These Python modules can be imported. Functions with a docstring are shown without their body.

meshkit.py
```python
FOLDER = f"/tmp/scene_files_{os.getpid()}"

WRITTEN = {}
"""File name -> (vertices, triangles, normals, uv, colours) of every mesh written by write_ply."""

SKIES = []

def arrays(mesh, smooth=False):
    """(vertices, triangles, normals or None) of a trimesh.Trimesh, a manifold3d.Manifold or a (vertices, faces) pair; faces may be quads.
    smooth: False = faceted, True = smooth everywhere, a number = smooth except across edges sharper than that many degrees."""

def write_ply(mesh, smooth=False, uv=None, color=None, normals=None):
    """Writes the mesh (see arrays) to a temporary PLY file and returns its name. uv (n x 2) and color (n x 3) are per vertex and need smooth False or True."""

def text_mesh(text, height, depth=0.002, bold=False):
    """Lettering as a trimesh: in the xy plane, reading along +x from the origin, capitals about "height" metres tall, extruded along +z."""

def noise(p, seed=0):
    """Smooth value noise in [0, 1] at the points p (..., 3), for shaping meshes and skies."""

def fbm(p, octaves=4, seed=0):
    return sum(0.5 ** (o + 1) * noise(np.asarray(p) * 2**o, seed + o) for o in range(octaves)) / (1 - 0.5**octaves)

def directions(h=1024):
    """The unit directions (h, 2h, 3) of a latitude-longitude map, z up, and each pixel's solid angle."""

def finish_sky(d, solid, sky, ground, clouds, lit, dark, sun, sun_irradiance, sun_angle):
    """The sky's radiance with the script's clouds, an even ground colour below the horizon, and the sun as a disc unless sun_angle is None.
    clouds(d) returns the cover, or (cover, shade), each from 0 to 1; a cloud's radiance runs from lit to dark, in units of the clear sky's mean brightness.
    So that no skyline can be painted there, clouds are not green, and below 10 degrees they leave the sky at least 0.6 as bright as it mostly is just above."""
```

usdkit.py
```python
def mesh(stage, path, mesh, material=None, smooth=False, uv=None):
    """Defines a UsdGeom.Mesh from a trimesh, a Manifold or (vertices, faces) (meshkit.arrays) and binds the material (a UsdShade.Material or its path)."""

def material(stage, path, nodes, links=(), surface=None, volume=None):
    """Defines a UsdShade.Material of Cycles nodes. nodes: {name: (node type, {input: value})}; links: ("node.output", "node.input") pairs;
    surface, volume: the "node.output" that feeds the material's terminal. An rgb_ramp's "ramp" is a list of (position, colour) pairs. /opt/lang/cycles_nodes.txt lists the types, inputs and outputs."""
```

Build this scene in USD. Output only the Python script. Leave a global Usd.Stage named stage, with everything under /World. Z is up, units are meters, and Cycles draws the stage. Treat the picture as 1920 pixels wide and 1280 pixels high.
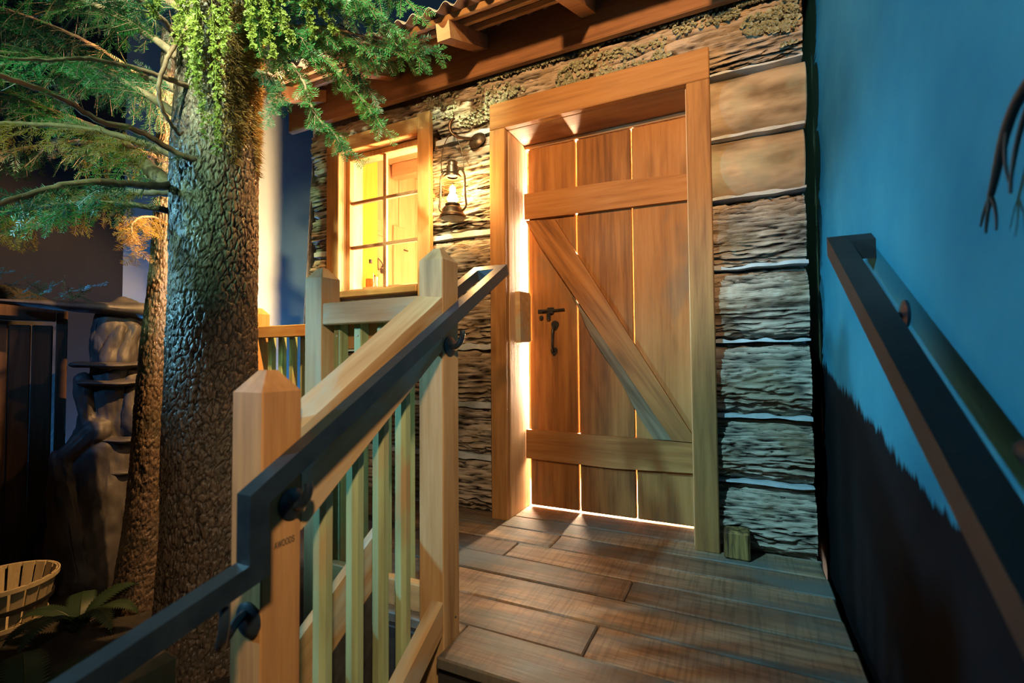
import math, random
import numpy as np, trimesh, manifold3d
from shapely.geometry import Polygon, LineString
from pxr import Usd, UsdGeom, UsdLux, UsdShade, Gf, Sdf
import usdkit, meshkit

stage = Usd.Stage.CreateInMemory()
UsdGeom.SetStageUpAxis(stage, UsdGeom.Tokens.z)
UsdGeom.Xform.Define(stage, '/World')
UsdGeom.Scope.Define(stage, '/World/Looks')
rng = np.random.default_rng(7)
random.seed(7)

# ------------------------------------------------------------------ camera
F_PX, YAW, PITCH, ROLL = 891.72, math.radians(25.7486), math.radians(1.9096), math.radians(-0.4699)
CAM = np.array([1.22298, -2.26992, 0.86043])
def camera():
    fwd = np.array([-math.sin(YAW) * math.cos(PITCH), math.cos(YAW) * math.cos(PITCH), math.sin(PITCH)])
    r = np.array([math.cos(YAW), math.sin(YAW), 0.0]); u = np.cross(r, fwd)
    r, u = r * math.cos(ROLL) + u * math.sin(ROLL), -r * math.sin(ROLL) + u * math.cos(ROLL)
    c = UsdGeom.Camera.Define(stage, '/World/Camera')
    m = np.eye(4); m[0, :3], m[1, :3], m[2, :3], m[3, :3] = r, u, -fwd, CAM
    c.AddTransformOp().Set(Gf.Matrix4d(*m.ravel().tolist()))
    c.CreateHorizontalApertureAttr(36.0); c.CreateVerticalApertureAttr(24.0)
    c.CreateFocalLengthAttr(36.0 * F_PX / 1920.0)
    c.CreateFStopAttr(2.8); c.CreateFocusDistanceAttr(2.25)
    c.CreateClippingRangeAttr(Gf.Vec2f(0.05, 200))
    c.CreateExposureAttr(0.15)
camera()

# ------------------------------------------------------------------ lights
def look_at(xf, pos, target):
    d = np.array(target, float) - pos; d /= np.linalg.norm(d)
    z = -d; x = np.cross([0, 0, 1.0] if abs(z[2]) < .99 else [0, 1.0, 0], z); x /= np.linalg.norm(x); y = np.cross(z, x)
    m = np.eye(4); m[0, :3], m[1, :3], m[2, :3], m[3, :3] = x, y, z, pos
    xf.AddTransformOp().Set(Gf.Matrix4d(*m.ravel().tolist()))
def spot(name, pos, target, color, power, radius=.05, cone=40, soft=.5):
    l = UsdLux.SphereLight.Define(stage, '/World/' + name)
    l.CreateRadiusAttr(radius); l.CreateColorAttr(Gf.Vec3f(*color)); l.CreateIntensityAttr(power); l.CreateNormalizeAttr(True)
    s = UsdLux.ShapingAPI.Apply(l.GetPrim()); s.CreateShapingConeAngleAttr(cone); s.CreateShapingConeSoftnessAttr(soft)
    look_at(UsdGeom.Xformable(l), np.array(pos, float), target)
def bulb(name, pos, color, power, radius):
    l = UsdLux.SphereLight.Define(stage, '/World/' + name)
    l.CreateRadiusAttr(radius); l.CreateColorAttr(Gf.Vec3f(*color)); l.CreateIntensityAttr(power); l.CreateNormalizeAttr(True)
    UsdGeom.Xformable(l).AddTranslateOp().Set(Gf.Vec3d(*pos))
def panel(name, pos, target, w, h, color, power):
    l = UsdLux.RectLight.Define(stage, '/World/' + name)
    l.CreateWidthAttr(w); l.CreateHeightAttr(h); l.CreateColorAttr(Gf.Vec3f(*color)); l.CreateIntensityAttr(power); l.CreateNormalizeAttr(True)
    look_at(UsdGeom.Xformable(l), np.array(pos, float), target)

dome = UsdLux.DomeLight.Define(stage, '/World/hall_ambience')
dome.CreateColorAttr(Gf.Vec3f(.10, .22, .38)); dome.CreateIntensityAttr(.02)
WARM, CYAN = (1.0, .62, .30), (.25, .72, 1.0)
spot('warm_spotlight', (1.25, -3.0, 2.35), (.50, 0, 2.15), (1.0, .58, .25), 175, .10, 29, 1.0)             # unseen spot behind the camera, placed to light the door
spot('rail_spotlight', (1.47, -2.55, 1.80), (.38, -1.25, .55), (1.0, .70, .40), 42, .06, 27, .8)     # unseen spot beside the camera, placed to light the stairs and porch
spot('blue_spotlight', (-2.3, -2.7, 1.75), (1.25, -.55, .95), CYAN, 130, .12, 25, .6)            # unseen, low at left, placed to light bark, rails, right wall, logs
spot('teal_spotlight', (-.5, -3.5, 3.3), (1.38, 0, .55), (.32, .80, 1.0), 230, .08, 12, .8)     # unseen, high at left, placed to light the lower logs
spot('stump_spotlight', (-1.95, -2.7, 1.7), (-2.2, -.7, .75), (.12, .46, 1.0), 16, .05, 16, .8)     # unseen, placed to put a faint blue on the stump
spot('leaf_spotlight', (.35, -3.0, 3.3), (-.60, -.90, 2.62), (.88, 1.0, .62), 400, .06, 21, .6)     # unseen high spot, placed to light the boughs
spot('bough_spotlight', (-.3, -3.7, 2.7), (-1.05, -1.35, 1.95), (.50, 1.0, .55), 125, .06, 17, .7)     # unseen green-white spot, placed to brighten the left boughs
spot('eave_lamp', (-.57, -.515, 2.50), (-1.8, -.95, 1.3), (1.0, .52, .17), 170, .02, 42, .4)       # unseen lamp under the eave, placed to light trunk and boughs orange
spot('backdrop_lamp', (-2.30, .10, 1.60), (-3.6, 1.0, 1.85), (1.0, .58, .24), 400, .004, 55, .5)      # unseen behind the big trunk, placed to light a backdrop strip; flaps shape it
spot('wall_wash', (-2.95, .45, -.30), (-3.6, .35, 1.5), (.06, .40, 1.0), 85, .10, 80, .5)          # unseen floor uplight, placed to wash the backdrop blue
panel('cabin_lamp', (.02, .92, 1.25), (.45, 0, 1.22), .8, 1.4, (1.0, .72, .46), 450)           # unseen light panel in the cabin, placed to shine through the door gaps
bulb('cabin_bulb', (-.30, 1.25, 1.55), (1.0, .84, .62), 2.5, .08)  # unseen bulb, placed to light the room behind the window
bulb('lantern_glow', (-.185, -.085, 1.80), (1.0, .60, .24), 8.0, .018)

# ------------------------------------------------------------------ helpers
_used, _loc = {}, {}
def numbered(parent, name):
    k = (parent, name); n = _used.get(k, 0); _used[k] = n + 1
    return name if n == 0 else f'{name}_{n:03d}'
def tag(prim, **kw):
    for k, v in kw.items():
        if v: prim.SetCustomDataByKey('category' if k == 'cat' else k, v)
    return prim
def thing(name, label=None, cat=None, loc=(0, 0, 0), group=None, kind=None):
    path = '/World/' + numbered('/World', name)
    x = UsdGeom.Xform.Define(stage, path); x.AddTranslateOp().Set(Gf.Vec3d(*map(float, loc)))
    _loc[path] = np.array(loc, float)
    return tag(x.GetPrim(), label=label, cat=cat, group=group, kind=kind)
def base_of(path):
    return _loc['/'.join(path.split('/')[:3])] if '/'.join(path.split('/')[:3]) in _loc else np.zeros(3)
def obj(name, mesh, mat, parent=None, smooth=30, uv=None, **kw):
    """ONE Mesh prim (world coordinates in, moved to the thing's own origin)."""
    pp = '/World' if parent is None else str(parent.GetPath())
    path = pp + '/' + numbered(pp, name)
    v, f = (mesh.vertices, mesh.faces) if isinstance(mesh, trimesh.Trimesh) else (np.asarray(mesh[0], float), np.asarray(mesh[1], int))
    v = np.asarray(v, float) - base_of(path)
    return tag(usdkit.mesh(stage, path, (v, f), mat, smooth=smooth, uv=uv).GetPrim(), **kw)
def cat_(ms): return trimesh.util.concatenate([m for m in ms])
def hull(pts): return trimesh.convex.convex_hull(np.asarray(pts, float))
def board(x0, x1, y0, y1, z0, z1, c=.004):
    """A sawn board with chamfered edges."""
    c = min(c, .3 * min(abs(x1 - x0), abs(y1 - y0), abs(z1 - z0)))
    p = []
    for x, sx in ((x0, 1), (x1, -1)):
        for y, sy in ((y0, 1), (y1, -1)):
            for z, sz in ((z0, 1), (z1, -1)):
                p += [(x + sx * c, y + sy * c, z), (x + sx * c, y, z + sz * c), (x, y + sy * c, z + sz * c)]
    return hull(p)
def beam(a, b, w, h, c=.004, up=(0, 0, 1), roll=0.0):
    """A chamfered bar from a to b: w across, h along 'up'."""
    a, b = np.array(a, float), np.array(b, float); d = b - a; L = np.linalg.norm(d); d /= L
    s = np.cross(d, up); s /= np.linalg.norm(s); u = np.cross(s, d)
    m = board(0, L, -w / 2, w / 2, -h / 2, h / 2, c)
    T = np.eye(4); T[:3, 0], T[:3, 1], T[:3, 2], T[:3, 3] = d, -s, u, a
    m.apply_transform(T); return m
def prism(poly, lo, hi, axis='y', c=0):
    """Extrudes a 2-D outline: axis y takes (x, z), axis x takes (y, z), axis z takes (x, y)."""
    m = trimesh.creation.extrude_polygon(Polygon(poly) if not hasattr(poly, 'exterior') else poly, hi - lo, engine='earcut')
    v = m.vertices.copy(); a, b, t = v[:, 0], v[:, 1], v[:, 2] + lo
    if axis == 'y': m = trimesh.Trimesh(np.stack([a, t, b], 1), m.faces[:, ::-1], process=False)
    elif axis == 'x': m = trimesh.Trimesh(np.stack([t, a, b], 1), m.faces, process=False)
    else: m = trimesh.Trimesh(np.stack([a, b, t], 1), m.faces, process=False)
    return m
def tube(pts, r, n=8, smooth=0):
    """A round bar along a polyline; r may be a list. smooth = resample steps by a spline."""
    pts = np.array(pts, float); r = np.broadcast_to(np.asarray(r, float), (len(pts),)) if np.ndim(r) == 0 else np.asarray(r, float)
    if smooth and len(pts) > 2:
        from scipy.interpolate import CubicSpline
        t = np.concatenate([[0], np.cumsum(np.linalg.norm(np.diff(pts, axis=0), axis=1))]); tt = np.linspace(0, t[-1], smooth)
        r = np.interp(tt, t, r); pts = CubicSpline(t, pts)(tt)
    d = np.gradient(pts, axis=0); d /= np.linalg.norm(d, axis=1, keepdims=True)
    ref = np.array([.31, .17, .93]); rings = []
    for i in range(len(pts)):
        s = np.cross(d[i], ref); s /= np.linalg.norm(s); u = np.cross(s, d[i]); ref = u
        a = np.linspace(0, 2 * np.pi, n, endpoint=False)[:, None]
        rings.append(pts[i] + r[i] * (np.cos(a) * s + np.sin(a) * u))
    v = np.vstack(rings + [pts[:1], pts[-1:]]); f = []
    m = len(pts)
    for i in range(m - 1):
        for j in range(n):
            a, b = i * n + j, i * n + (j + 1) % n
            f += [(a, b, b + n), (a, b + n, a + n)]
    for j in range(n):
        f += [(m * n, (j + 1) % n, j), (m * n + 1, (m - 1) * n + j, (m - 1) * n + (j + 1) % n)]
    t = trimesh.Trimesh(v, np.array(f)[:, ::-1], process=False)
    return t
def lathe(profile, center, n=32, axis=(0, 0, 1)):
    m = trimesh.creation.revolve(np.array(profile, float), sections=n)
    T = trimesh.geometry.align_vectors([0, 0, 1], axis); T[:3, 3] = center
    m.apply_transform(T); return m
def wobble(m, amp, freq, seed=0, only=None):
    v = m.vertices.copy()
    n = np.stack([meshkit.fbm(v * freq + 17 * k, 3, seed + k) for k in range(3)], 1) - .5
    if only is not None: n = n * np.array(only)
    return trimesh.Trimesh(v + n * amp * 2, m.faces, process=False)
def grid_faces(nu, nv, closed=False):
    i, j = np.meshgrid(np.arange(nu - 1), np.arange(nv if closed else nv - 1), indexing='ij')
    a = i * nv + j; b = i * nv + (j + 1) % nv
    return np.stack([np.stack([a, b, b + nv], -1), np.stack([a, b + nv, a + nv], -1)], 2).reshape(-1, 3)

# ------------------------------------------------------------------ materials
LK = '/World/Looks/'
def wood(name, axis, cols, rough=.62, scale=1.0, bump=.35, stain=None, saw=0.0, rot=None, spec=.3, knots=.5):
    """Sawn wood: grain stretched along an axis, broad tone changes, knots, an optional stain, optional saw marks across the grain."""
    st = {'x': (2.2, 38, 38), 'y': (38, 2.2, 38), 'z': (38, 38, 2.2)}[axis]
    br = {'x': (.9, 6, 6), 'y': (6, .9, 6), 'z': (6, 6, .9)}[axis]
    kn = {'x': (1.6, 6, 6), 'y': (6, 1.6, 6), 'z': (6, 6, 1.6)}[axis]
    n = {'g': ('geometry', {}), 'oi': ('object_info', {}), 'of': ('vector_math', {'math_type': 'scale', 'scale': 23.0}),
         'rr': ('combine_xyz', {}), 'ad': ('vector_math', {'math_type': 'add'}),
         'ro': ('mapping', {'mapping_type': 'point', 'rotation': rot or (0, 0, 0)}),
         'mg': ('mapping', {'mapping_type': 'point', 'scale': tuple(s * scale for s in st)}),
         'mb': ('mapping', {'mapping_type': 'point', 'scale': tuple(s * scale for s in br)}),
         'mk': ('mapping', {'mapping_type': 'point', 'scale': tuple(s * scale for s in kn)}),
         'grain': ('noise_texture', {'scale': 1.0, 'detail': 6.0, 'roughness': .62, 'distortion': .35}),
         'broad': ('noise_texture', {'scale': 1.0, 'detail': 3.0, 'roughness': .55, 'distortion': 1.1}),
         'kv': ('voronoi_texture', {'scale': 1.0, 'randomness': 1.0}),
         'kr': ('map_range', {'value': 0, 'from_min': .04, 'from_max': .20, 'to_min': knots, 'to_max': 0.0, 'clamp': True}),
         'ramp': ('rgb_ramp', {'ramp': [(.28, cols[0]), (.5, cols[1]), (.74, cols[2])]}),
         'mixf': ('math', {'math_type': 'multiply_add', 'value2': .55, 'value3': .0}),
         'add': ('math', {'math_type': 'multiply_add', 'value2': .45}),
         'rnd': ('math', {'math_type': 'multiply_add', 'value2': .16, 'value3': -.08}),
         'tot': ('math', {'math_type': 'add'}),
         'kc': ('mix_color', {'b': tuple(.42 * c for c in cols[0])}),
         'b': ('bump', {'strength': bump, 'distance': .004}),
         'p': ('principled_bsdf', {'roughness': rough, 'specular_ior_level': spec})}
    L = [('oi.random', 'rr.x'), ('oi.random', 'rr.y'), ('oi.random', 'rr.z'), ('rr.vector', 'of.vector1'), ('g.position', 'ad.vector1'), ('of.vector', 'ad.vector2'), ('ad.vector', 'ro.vector'),
         ('ro.vector', 'mg.vector'), ('ro.vector', 'mb.vector'), ('ro.vector', 'mk.vector'), ('mg.vector', 'grain.vector'), ('mb.vector', 'broad.vector'), ('mk.vector', 'kv.vector'),
         ('grain.fac', 'mixf.value1'), ('broad.fac', 'add.value1'), ('mixf.value', 'add.value3'), ('oi.random', 'rnd.value1'), ('add.value', 'tot.value1'), ('rnd.value', 'tot.value2'), ('tot.value', 'ramp.fac'),
         ('kv.distance', 'kr.value'), ('kr.result', 'kc.fac'), ('ramp.color', 'kc.a'), ('grain.fac', 'b.height'), ('b.normal', 'p.normal')]
    last = 'kc.result'
    if saw:
        n['sm0'] = ('mapping', {'mapping_type': 'point', 'scale': {'x': (95, 5, 5), 'y': (5, 95, 5), 'z': (5, 5, 95)}[axis]})
        n['wv'] = ('noise_texture', {'scale': 1.0, 'detail': 2.0})
        n['wr'] = ('map_range', {'from_min': .48, 'from_max': .62, 'to_min': 0.0, 'to_max': saw, 'clamp': True})
        n['wm'] = ('mix_color', {'blend_type': 'multiply', 'b': (.45, .42, .4)})
        L += [('ro.vector', 'sm0.vector'), ('sm0.vector', 'wv.vector'), ('wv.fac', 'wr.value'), ('wr.result', 'wm.fac'), (last, 'wm.a')]; last = 'wm.result'
    if stain:
        col, lo, hi, sc = stain
        n['sn'] = ('noise_texture', {'scale': sc, 'detail': 4.0, 'roughness': .6, 'distortion': .4})
        n['sr'] = ('map_range', {'from_min': lo, 'from_max': hi, 'to_min': 0.0, 'to_max': .85, 'clamp': True})
        n['sm'] = ('mix_color', {'b': col}); n['sb'] = ('mapping', {'mapping_type': 'point', 'scale': {'x': (.35, 1, 1), 'y': (1, .35, 1), 'z': (1, 1, .35)}[axis]})
        L += [('ro.vector', 'sb.vector'), ('sb.vector', 'sn.vector'), ('sn.fac', 'sr.value'), ('sr.result', 'sm.fac'), (last, 'sm.a')]; last = 'sm.result'
    L.append((last, 'p.base_color'))
    return usdkit.material(stage, LK + name, n, L, surface='p.BSDF')

def mottled(name, cols, scale=8, rough=.7, bump=.2, metallic=0.0, spec=.4, stretch=(1, 1, 1), dist=.004):
    n = {'g': ('geometry', {}), 'm': ('mapping', {'mapping_type': 'point', 'scale': stretch}), 't': ('noise_texture', {'scale': scale, 'detail': 5.0, 'roughness': .6}),
         'r': ('rgb_ramp', {'ramp': [(.3, cols[0]), (.7, cols[1])]}), 'b': ('bump', {'strength': bump, 'distance': dist}),
         'p': ('principled_bsdf', {'roughness': rough, 'metallic': metallic, 'specular_ior_level': spec})}
    return usdkit.material(stage, LK + name, n, [('g.position', 'm.vector'), ('m.vector', 't.vector'), ('t.fac', 'r.fac'), ('r.color', 'p.base_color'), ('t.fac', 'b.height'), ('b.normal', 'p.normal')], surface='p.BSDF')

def bark(name, low, high, tint, stretch, rough=.75, bump=.5, spec=.25):
    """Bark: the mesh's st.x says how proud the bark stands (weathered plate tops over darker inner bark)."""
    n = {'uv': ('uvmap', {'attribute': 'st'}), 's': ('separate_xyz', {}), 'g': ('geometry', {}), 'm': ('mapping', {'mapping_type': 'point', 'scale': stretch}),
         't': ('noise_texture', {'scale': 1.0, 'detail': 5.0, 'roughness': .65}), 'k': ('noise_texture', {'scale': 5.0, 'detail': 3.0}),
         'a': ('math', {'math_type': 'multiply_add', 'value2': .75, 'value3': -.12}), 'x': ('math', {'math_type': 'multiply_add', 'value2': .5}),
         'r': ('rgb_ramp', {'ramp': [(.15, low), (.75, high)]}), 'kr': ('map_range', {'from_min': .48, 'from_max': .62, 'to_min': 0.0, 'to_max': .6, 'clamp': True}),
         'mx': ('mix_color', {'b': tint}), 'b': ('bump', {'strength': bump, 'distance': .006}), 'v': ('voronoi_texture', {'scale': 1.6, 'feature': 'f1'}), 'b2': ('bump', {'strength': .6 * bump, 'distance': .006, 'invert': True}), 'p': ('principled_bsdf', {'roughness': rough, 'specular_ior_level': spec})}
    L = [('m.vector', 'v.vector'), ('v.distance', 'b2.height'), ('b2.normal', 'b.normal'), ('uv.UV', 's.vector'), ('g.position', 'm.vector'), ('m.vector', 't.vector'), ('g.position', 'k.vector'), ('s.x', 'a.value1'), ('t.fac', 'x.value1'), ('a.value', 'x.value3'), ('x.value', 'r.fac'),
         ('k.fac', 'kr.value'), ('kr.result', 'mx.fac'), ('r.color', 'mx.a'), ('mx.result', 'p.base_color'), ('t.fac', 'b.height'), ('b.normal', 'p.normal')]
    return usdkit.material(stage, LK + name, n, L, surface='p.BSDF')

def leafy(name, c0, c1, trans=.35, rough=.45):
    n = {'g': ('geometry', {}), 'ns': ('noise_texture', {'scale': 4.0, 'detail': 2.0}), 'a': ('math', {'math_type': 'multiply_add', 'value2': .45}), 'h': ('math', {'math_type': 'multiply', 'value2': .55}),
         'r': ('rgb_ramp', {'ramp': [(.2, c0), (.8, c1)]}), 'p': ('principled_bsdf', {'roughness': rough, 'specular_ior_level': .4}), 't': ('translucent_bsdf', {}), 'm': ('mix_closure', {'fac': trans})}
    return usdkit.material(stage, LK + name, n, [('g.random_per_island', 'a.value1'), ('g.position', 'ns.vector'), ('ns.fac', 'h.value1'), ('h.value', 'a.value3'), ('a.value', 'r.fac'), ('r.color', 'p.base_color'), ('r.color', 't.color'), ('p.BSDF', 'm.closure1'), ('t.BSDF', 'm.closure2')], surface='m.closure')

def pane(name):
    n = {'f': ('fresnel', {'IOR': 1.45}), 't': ('transparent_bsdf', {'color': (.97, .97, .95)}), 'g': ('glossy_bsdf', {'color': (1, 1, 1), 'roughness': .03}), 'm': ('mix_closure', {}), 'gm': ('geometry', {}), 'iv': ('math', {'math_type': 'subtract', 'value1': 1.0}), 'fx': ('math', {'math_type': 'multiply'})}
    return usdkit.material(stage, LK + name, n, [('gm.backfacing', 'iv.value2'), ('iv.value', 'fx.value1'), ('f.fac', 'fx.value2'), ('fx.value', 'm.fac'), ('t.BSDF', 'm.closure1'), ('g.BSDF', 'm.closure2')], surface='m.closure')

M = {}
DW = ((.12, .045, .012), (.31, .13, .035), (.44, .21, .07))
M['door_z'] = wood('door_board', 'z', DW, stain=((.10, .10, .075), .56, .74, 3.2))
M['door_x'] = wood('door_ledge', 'x', DW)
M['door_d'] = wood('door_brace', 'x', DW, rot=(0, math.radians(-55), 0))
M['wane'] = wood('weathered_edge', 'x', ((.03, .022, .016), (.12, .085, .05), (.26, .20, .12)), rot=(0, math.radians(-55), 0), bump=1.0, rough=.8)
CW = ((.17, .072, .024), (.35, .165, .052), (.48, .25, .09))
M['case_z'] = wood('casing_upright', 'z', CW)
M['case_x'] = wood('casing_head', 'x', CW)
M['jamb_z'] = wood('jamb_pine', 'z', ((.36, .20, .09), (.55, .34, .17), (.68, .45, .25)), knots=.3)
M['jamb_x2'] = wood('stop_pine', 'x', ((.40, .23, .10), (.58, .36, .18), (.70, .47, .26)), knots=.0)
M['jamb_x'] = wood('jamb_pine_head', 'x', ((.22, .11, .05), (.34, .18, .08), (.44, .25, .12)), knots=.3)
PW = ((.22, .12, .05), (.43, .26, .115), (.58, .40, .21))
M['post'] = wood('post_pine', 'z', PW, stain=((.38, .36, .26), .55, .74, 4.0))
M['post_rust'] = wood('post_orange', 'z', ((.28, .13, .05), (.46, .24, .09), (.56, .33, .15)), knots=.4)
M['rail_s'] = wood('rail_sloped', 'y', PW, rot=(math.radians(-32.0), 0, 0), stain=((.42, .47, .40), .47, .62, 5.0))
M['rail_x'] = wood('rail_level', 'x', PW, stain=((.34, .36, .28), .5, .66, 4.0))
M['baluster'] = wood('baluster_green_pine', 'z', ((.20, .21, .10), (.34, .42, .22), (.46, .55, .34)), knots=.5, stain=((.40, .26, .12), .54, .7, 6.0))
DK = ((.055, .036, .026), (.22, .14, .085), (.52, .35, .20))
M['deck'] = wood('deck_board', 'x', DK, saw=.5, bump=.5, rough=.5, spec=.4, stain=((.10, .125, .12), .46, .62, 4.5))
M['eave_x'] = wood('eave_board', 'x', ((.16, .07, .03), (.28, .13, .055), (.37, .19, .085)), knots=.2)
M['batten'] = wood('batten_pine', 'x', ((.30, .15, .06), (.46, .26, .10), (.56, .34, .15)), knots=.2)
M['sheet'] = mottled('rusted_sheet', ((.22, .14, .10), (.42, .30, .22)), 9, .55, .15, .3)
M['room'] = wood('room_plank', 'z', ((.34, .21, .11), (.47, .31, .18), (.57, .41, .26)), knots=.25)
M['room_x'] = wood('room_ceiling', 'x', ((.34, .21, .11), (.47, .31, .18), (.57, .41, .26)), knots=.2)
M['yellow'] = wood('yellow_board', 'z', ((.56, .40, .06), (.66, .49, .09), (.72, .56, .13)), knots=.0, bump=.1)
M['log'] = bark('log_bark', (.014, .009, .006), (.48, .39, .30), (.30, .21, .12), (16, 75, 75), bump=1.0)
M['log_smooth'] = bark('log_peeled', (.13, .085, .045), (.46, .35, .23), (.25, .28, .20), (6, 26, 26), rough=.5, bump=.25, spec=.4)
M['trunk'] = bark('trunk_bark', (.012, .009, .007), (.125, .085, .06), (.07, .06, .045), (60, 60, 26), rough=.36, bump=1.0, spec=.55)
M['chink'] = mottled('chinking_plaster', ((.36, .40, .42), (.55, .59, .60)), 14, .8, .4)
M['steel'] = mottled('black_painted_steel', ((.008, .015, .024), (.016, .028, .042)), 20, .34, .05, 0.0, .6)
M['iron'] = mottled('black_iron', ((.008, .008, .010), (.020, .019, .020)), 60, .42, .3, .2, .6, dist=.001)
M['rail_r'] = mottled('brown_rail_paint', ((.012, .009, .008), (.026, .018, .016)), 7, .5, .1, 0, .3)
M['rust'] = mottled('lantern_tin', ((.06, .035, .022), (.17, .10, .055)), 40, .38, .2, .75, .5, dist=.001)
M['lichen'] = leafy('lichen', (.34, .34, .22), (.80, .80, .60), .1, .9)
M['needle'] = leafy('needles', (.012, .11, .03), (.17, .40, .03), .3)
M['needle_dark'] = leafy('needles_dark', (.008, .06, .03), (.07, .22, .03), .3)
M['frond'] = leafy('hanging_leaf', (.14, .20, .03), (.46, .48, .10))
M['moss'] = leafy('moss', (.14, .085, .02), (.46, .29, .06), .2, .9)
M['needle_lamplit'] = leafy('needles_lamplit', (.22, .13, .02), (.46, .33, .06), .35)  # orange lamplight on the needles is put into their colour
M['twig'] = mottled('twig_bark', ((.12, .075, .05), (.30, .19, .12)), 30, .7, .4)
M['fern'] = leafy('fern_leaf', (.025, .05, .028), (.08, .12, .06))
M['dirt'] = mottled('dark_soil', ((.010, .009, .009), (.035, .03, .026)), 9, .9, .8, dist=.02)
M['stump'] = mottled('driftwood', ((.016, .015, .018), (.06, .055, .06)), 7, .6, .6, 0, .5, (1, 1, .3), .015)
M['dark_door'] = wood('old_door_board', 'z', ((.03, .017, .012), (.07, .036, .022), (.11, .06, .036)))
M['stave'] = wood('basket_stave', 'z', ((.22, .17, .11), (.36, .30, .20), (.45, .38, .27)), knots=0)
M['dark_board'] = wood('dark_riser', 'x', ((.015, .015, .016), (.04, .038, .036), (.075, .07, .062)))
M['char'] = wood('charred_block', 'z', ((.006, .004, .003), (.040, .020, .009), (.55, .33, .10)), scale=1.6, bump=.8, knots=0)
M['pane'] = pane('window_glass')
M['ink'] = mottled('stamp_ink', ((.03, .022, .015), (.07, .05, .03)), 200, .8, .1)
M['glass'] = usdkit.material(stage, LK + 'lantern_glass', {'f': ('fresnel', {'IOR': 1.4}), 't': ('transparent_bsdf', {'color': (1, .95, .86)}), 'g': ('glossy_bsdf', {'color': (1, 1, 1), 'roughness': .06}), 'm': ('mix_closure', {}), 'gm': ('geometry', {}), 'iv': ('math', {'math_type': 'subtract', 'value1': 1.0}), 'fx': ('math', {'math_type': 'multiply'})},
                             [('gm.backfacing', 'iv.value2'), ('iv.value', 'fx.value1'), ('f.fac', 'fx.value2'), ('fx.value', 'm.fac'), ('t.BSDF', 'm.closure1'), ('g.BSDF', 'm.closure2')], surface='m.closure')
M['flame'] = usdkit.material(stage, LK + 'flame', {'e': ('emission', {'color': (1.0, .80, .42), 'strength': 22.0})}, surface='e.emission')
M['red_led'] = usdkit.material(stage, LK + 'red_indicator', {'e': ('emission', {'color': (1.0, .04, .03), 'strength': 1.6})}, surface='e.emission')
M['amber'] = usdkit.material(stage, LK + 'amber_spirit', {'p': ('principled_bsdf', {'base_color': (.75, .26, .05), 'roughness': .1, 'transmission_weight': .4, 'ior': 1.36})}, surface='p.BSDF')

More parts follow.
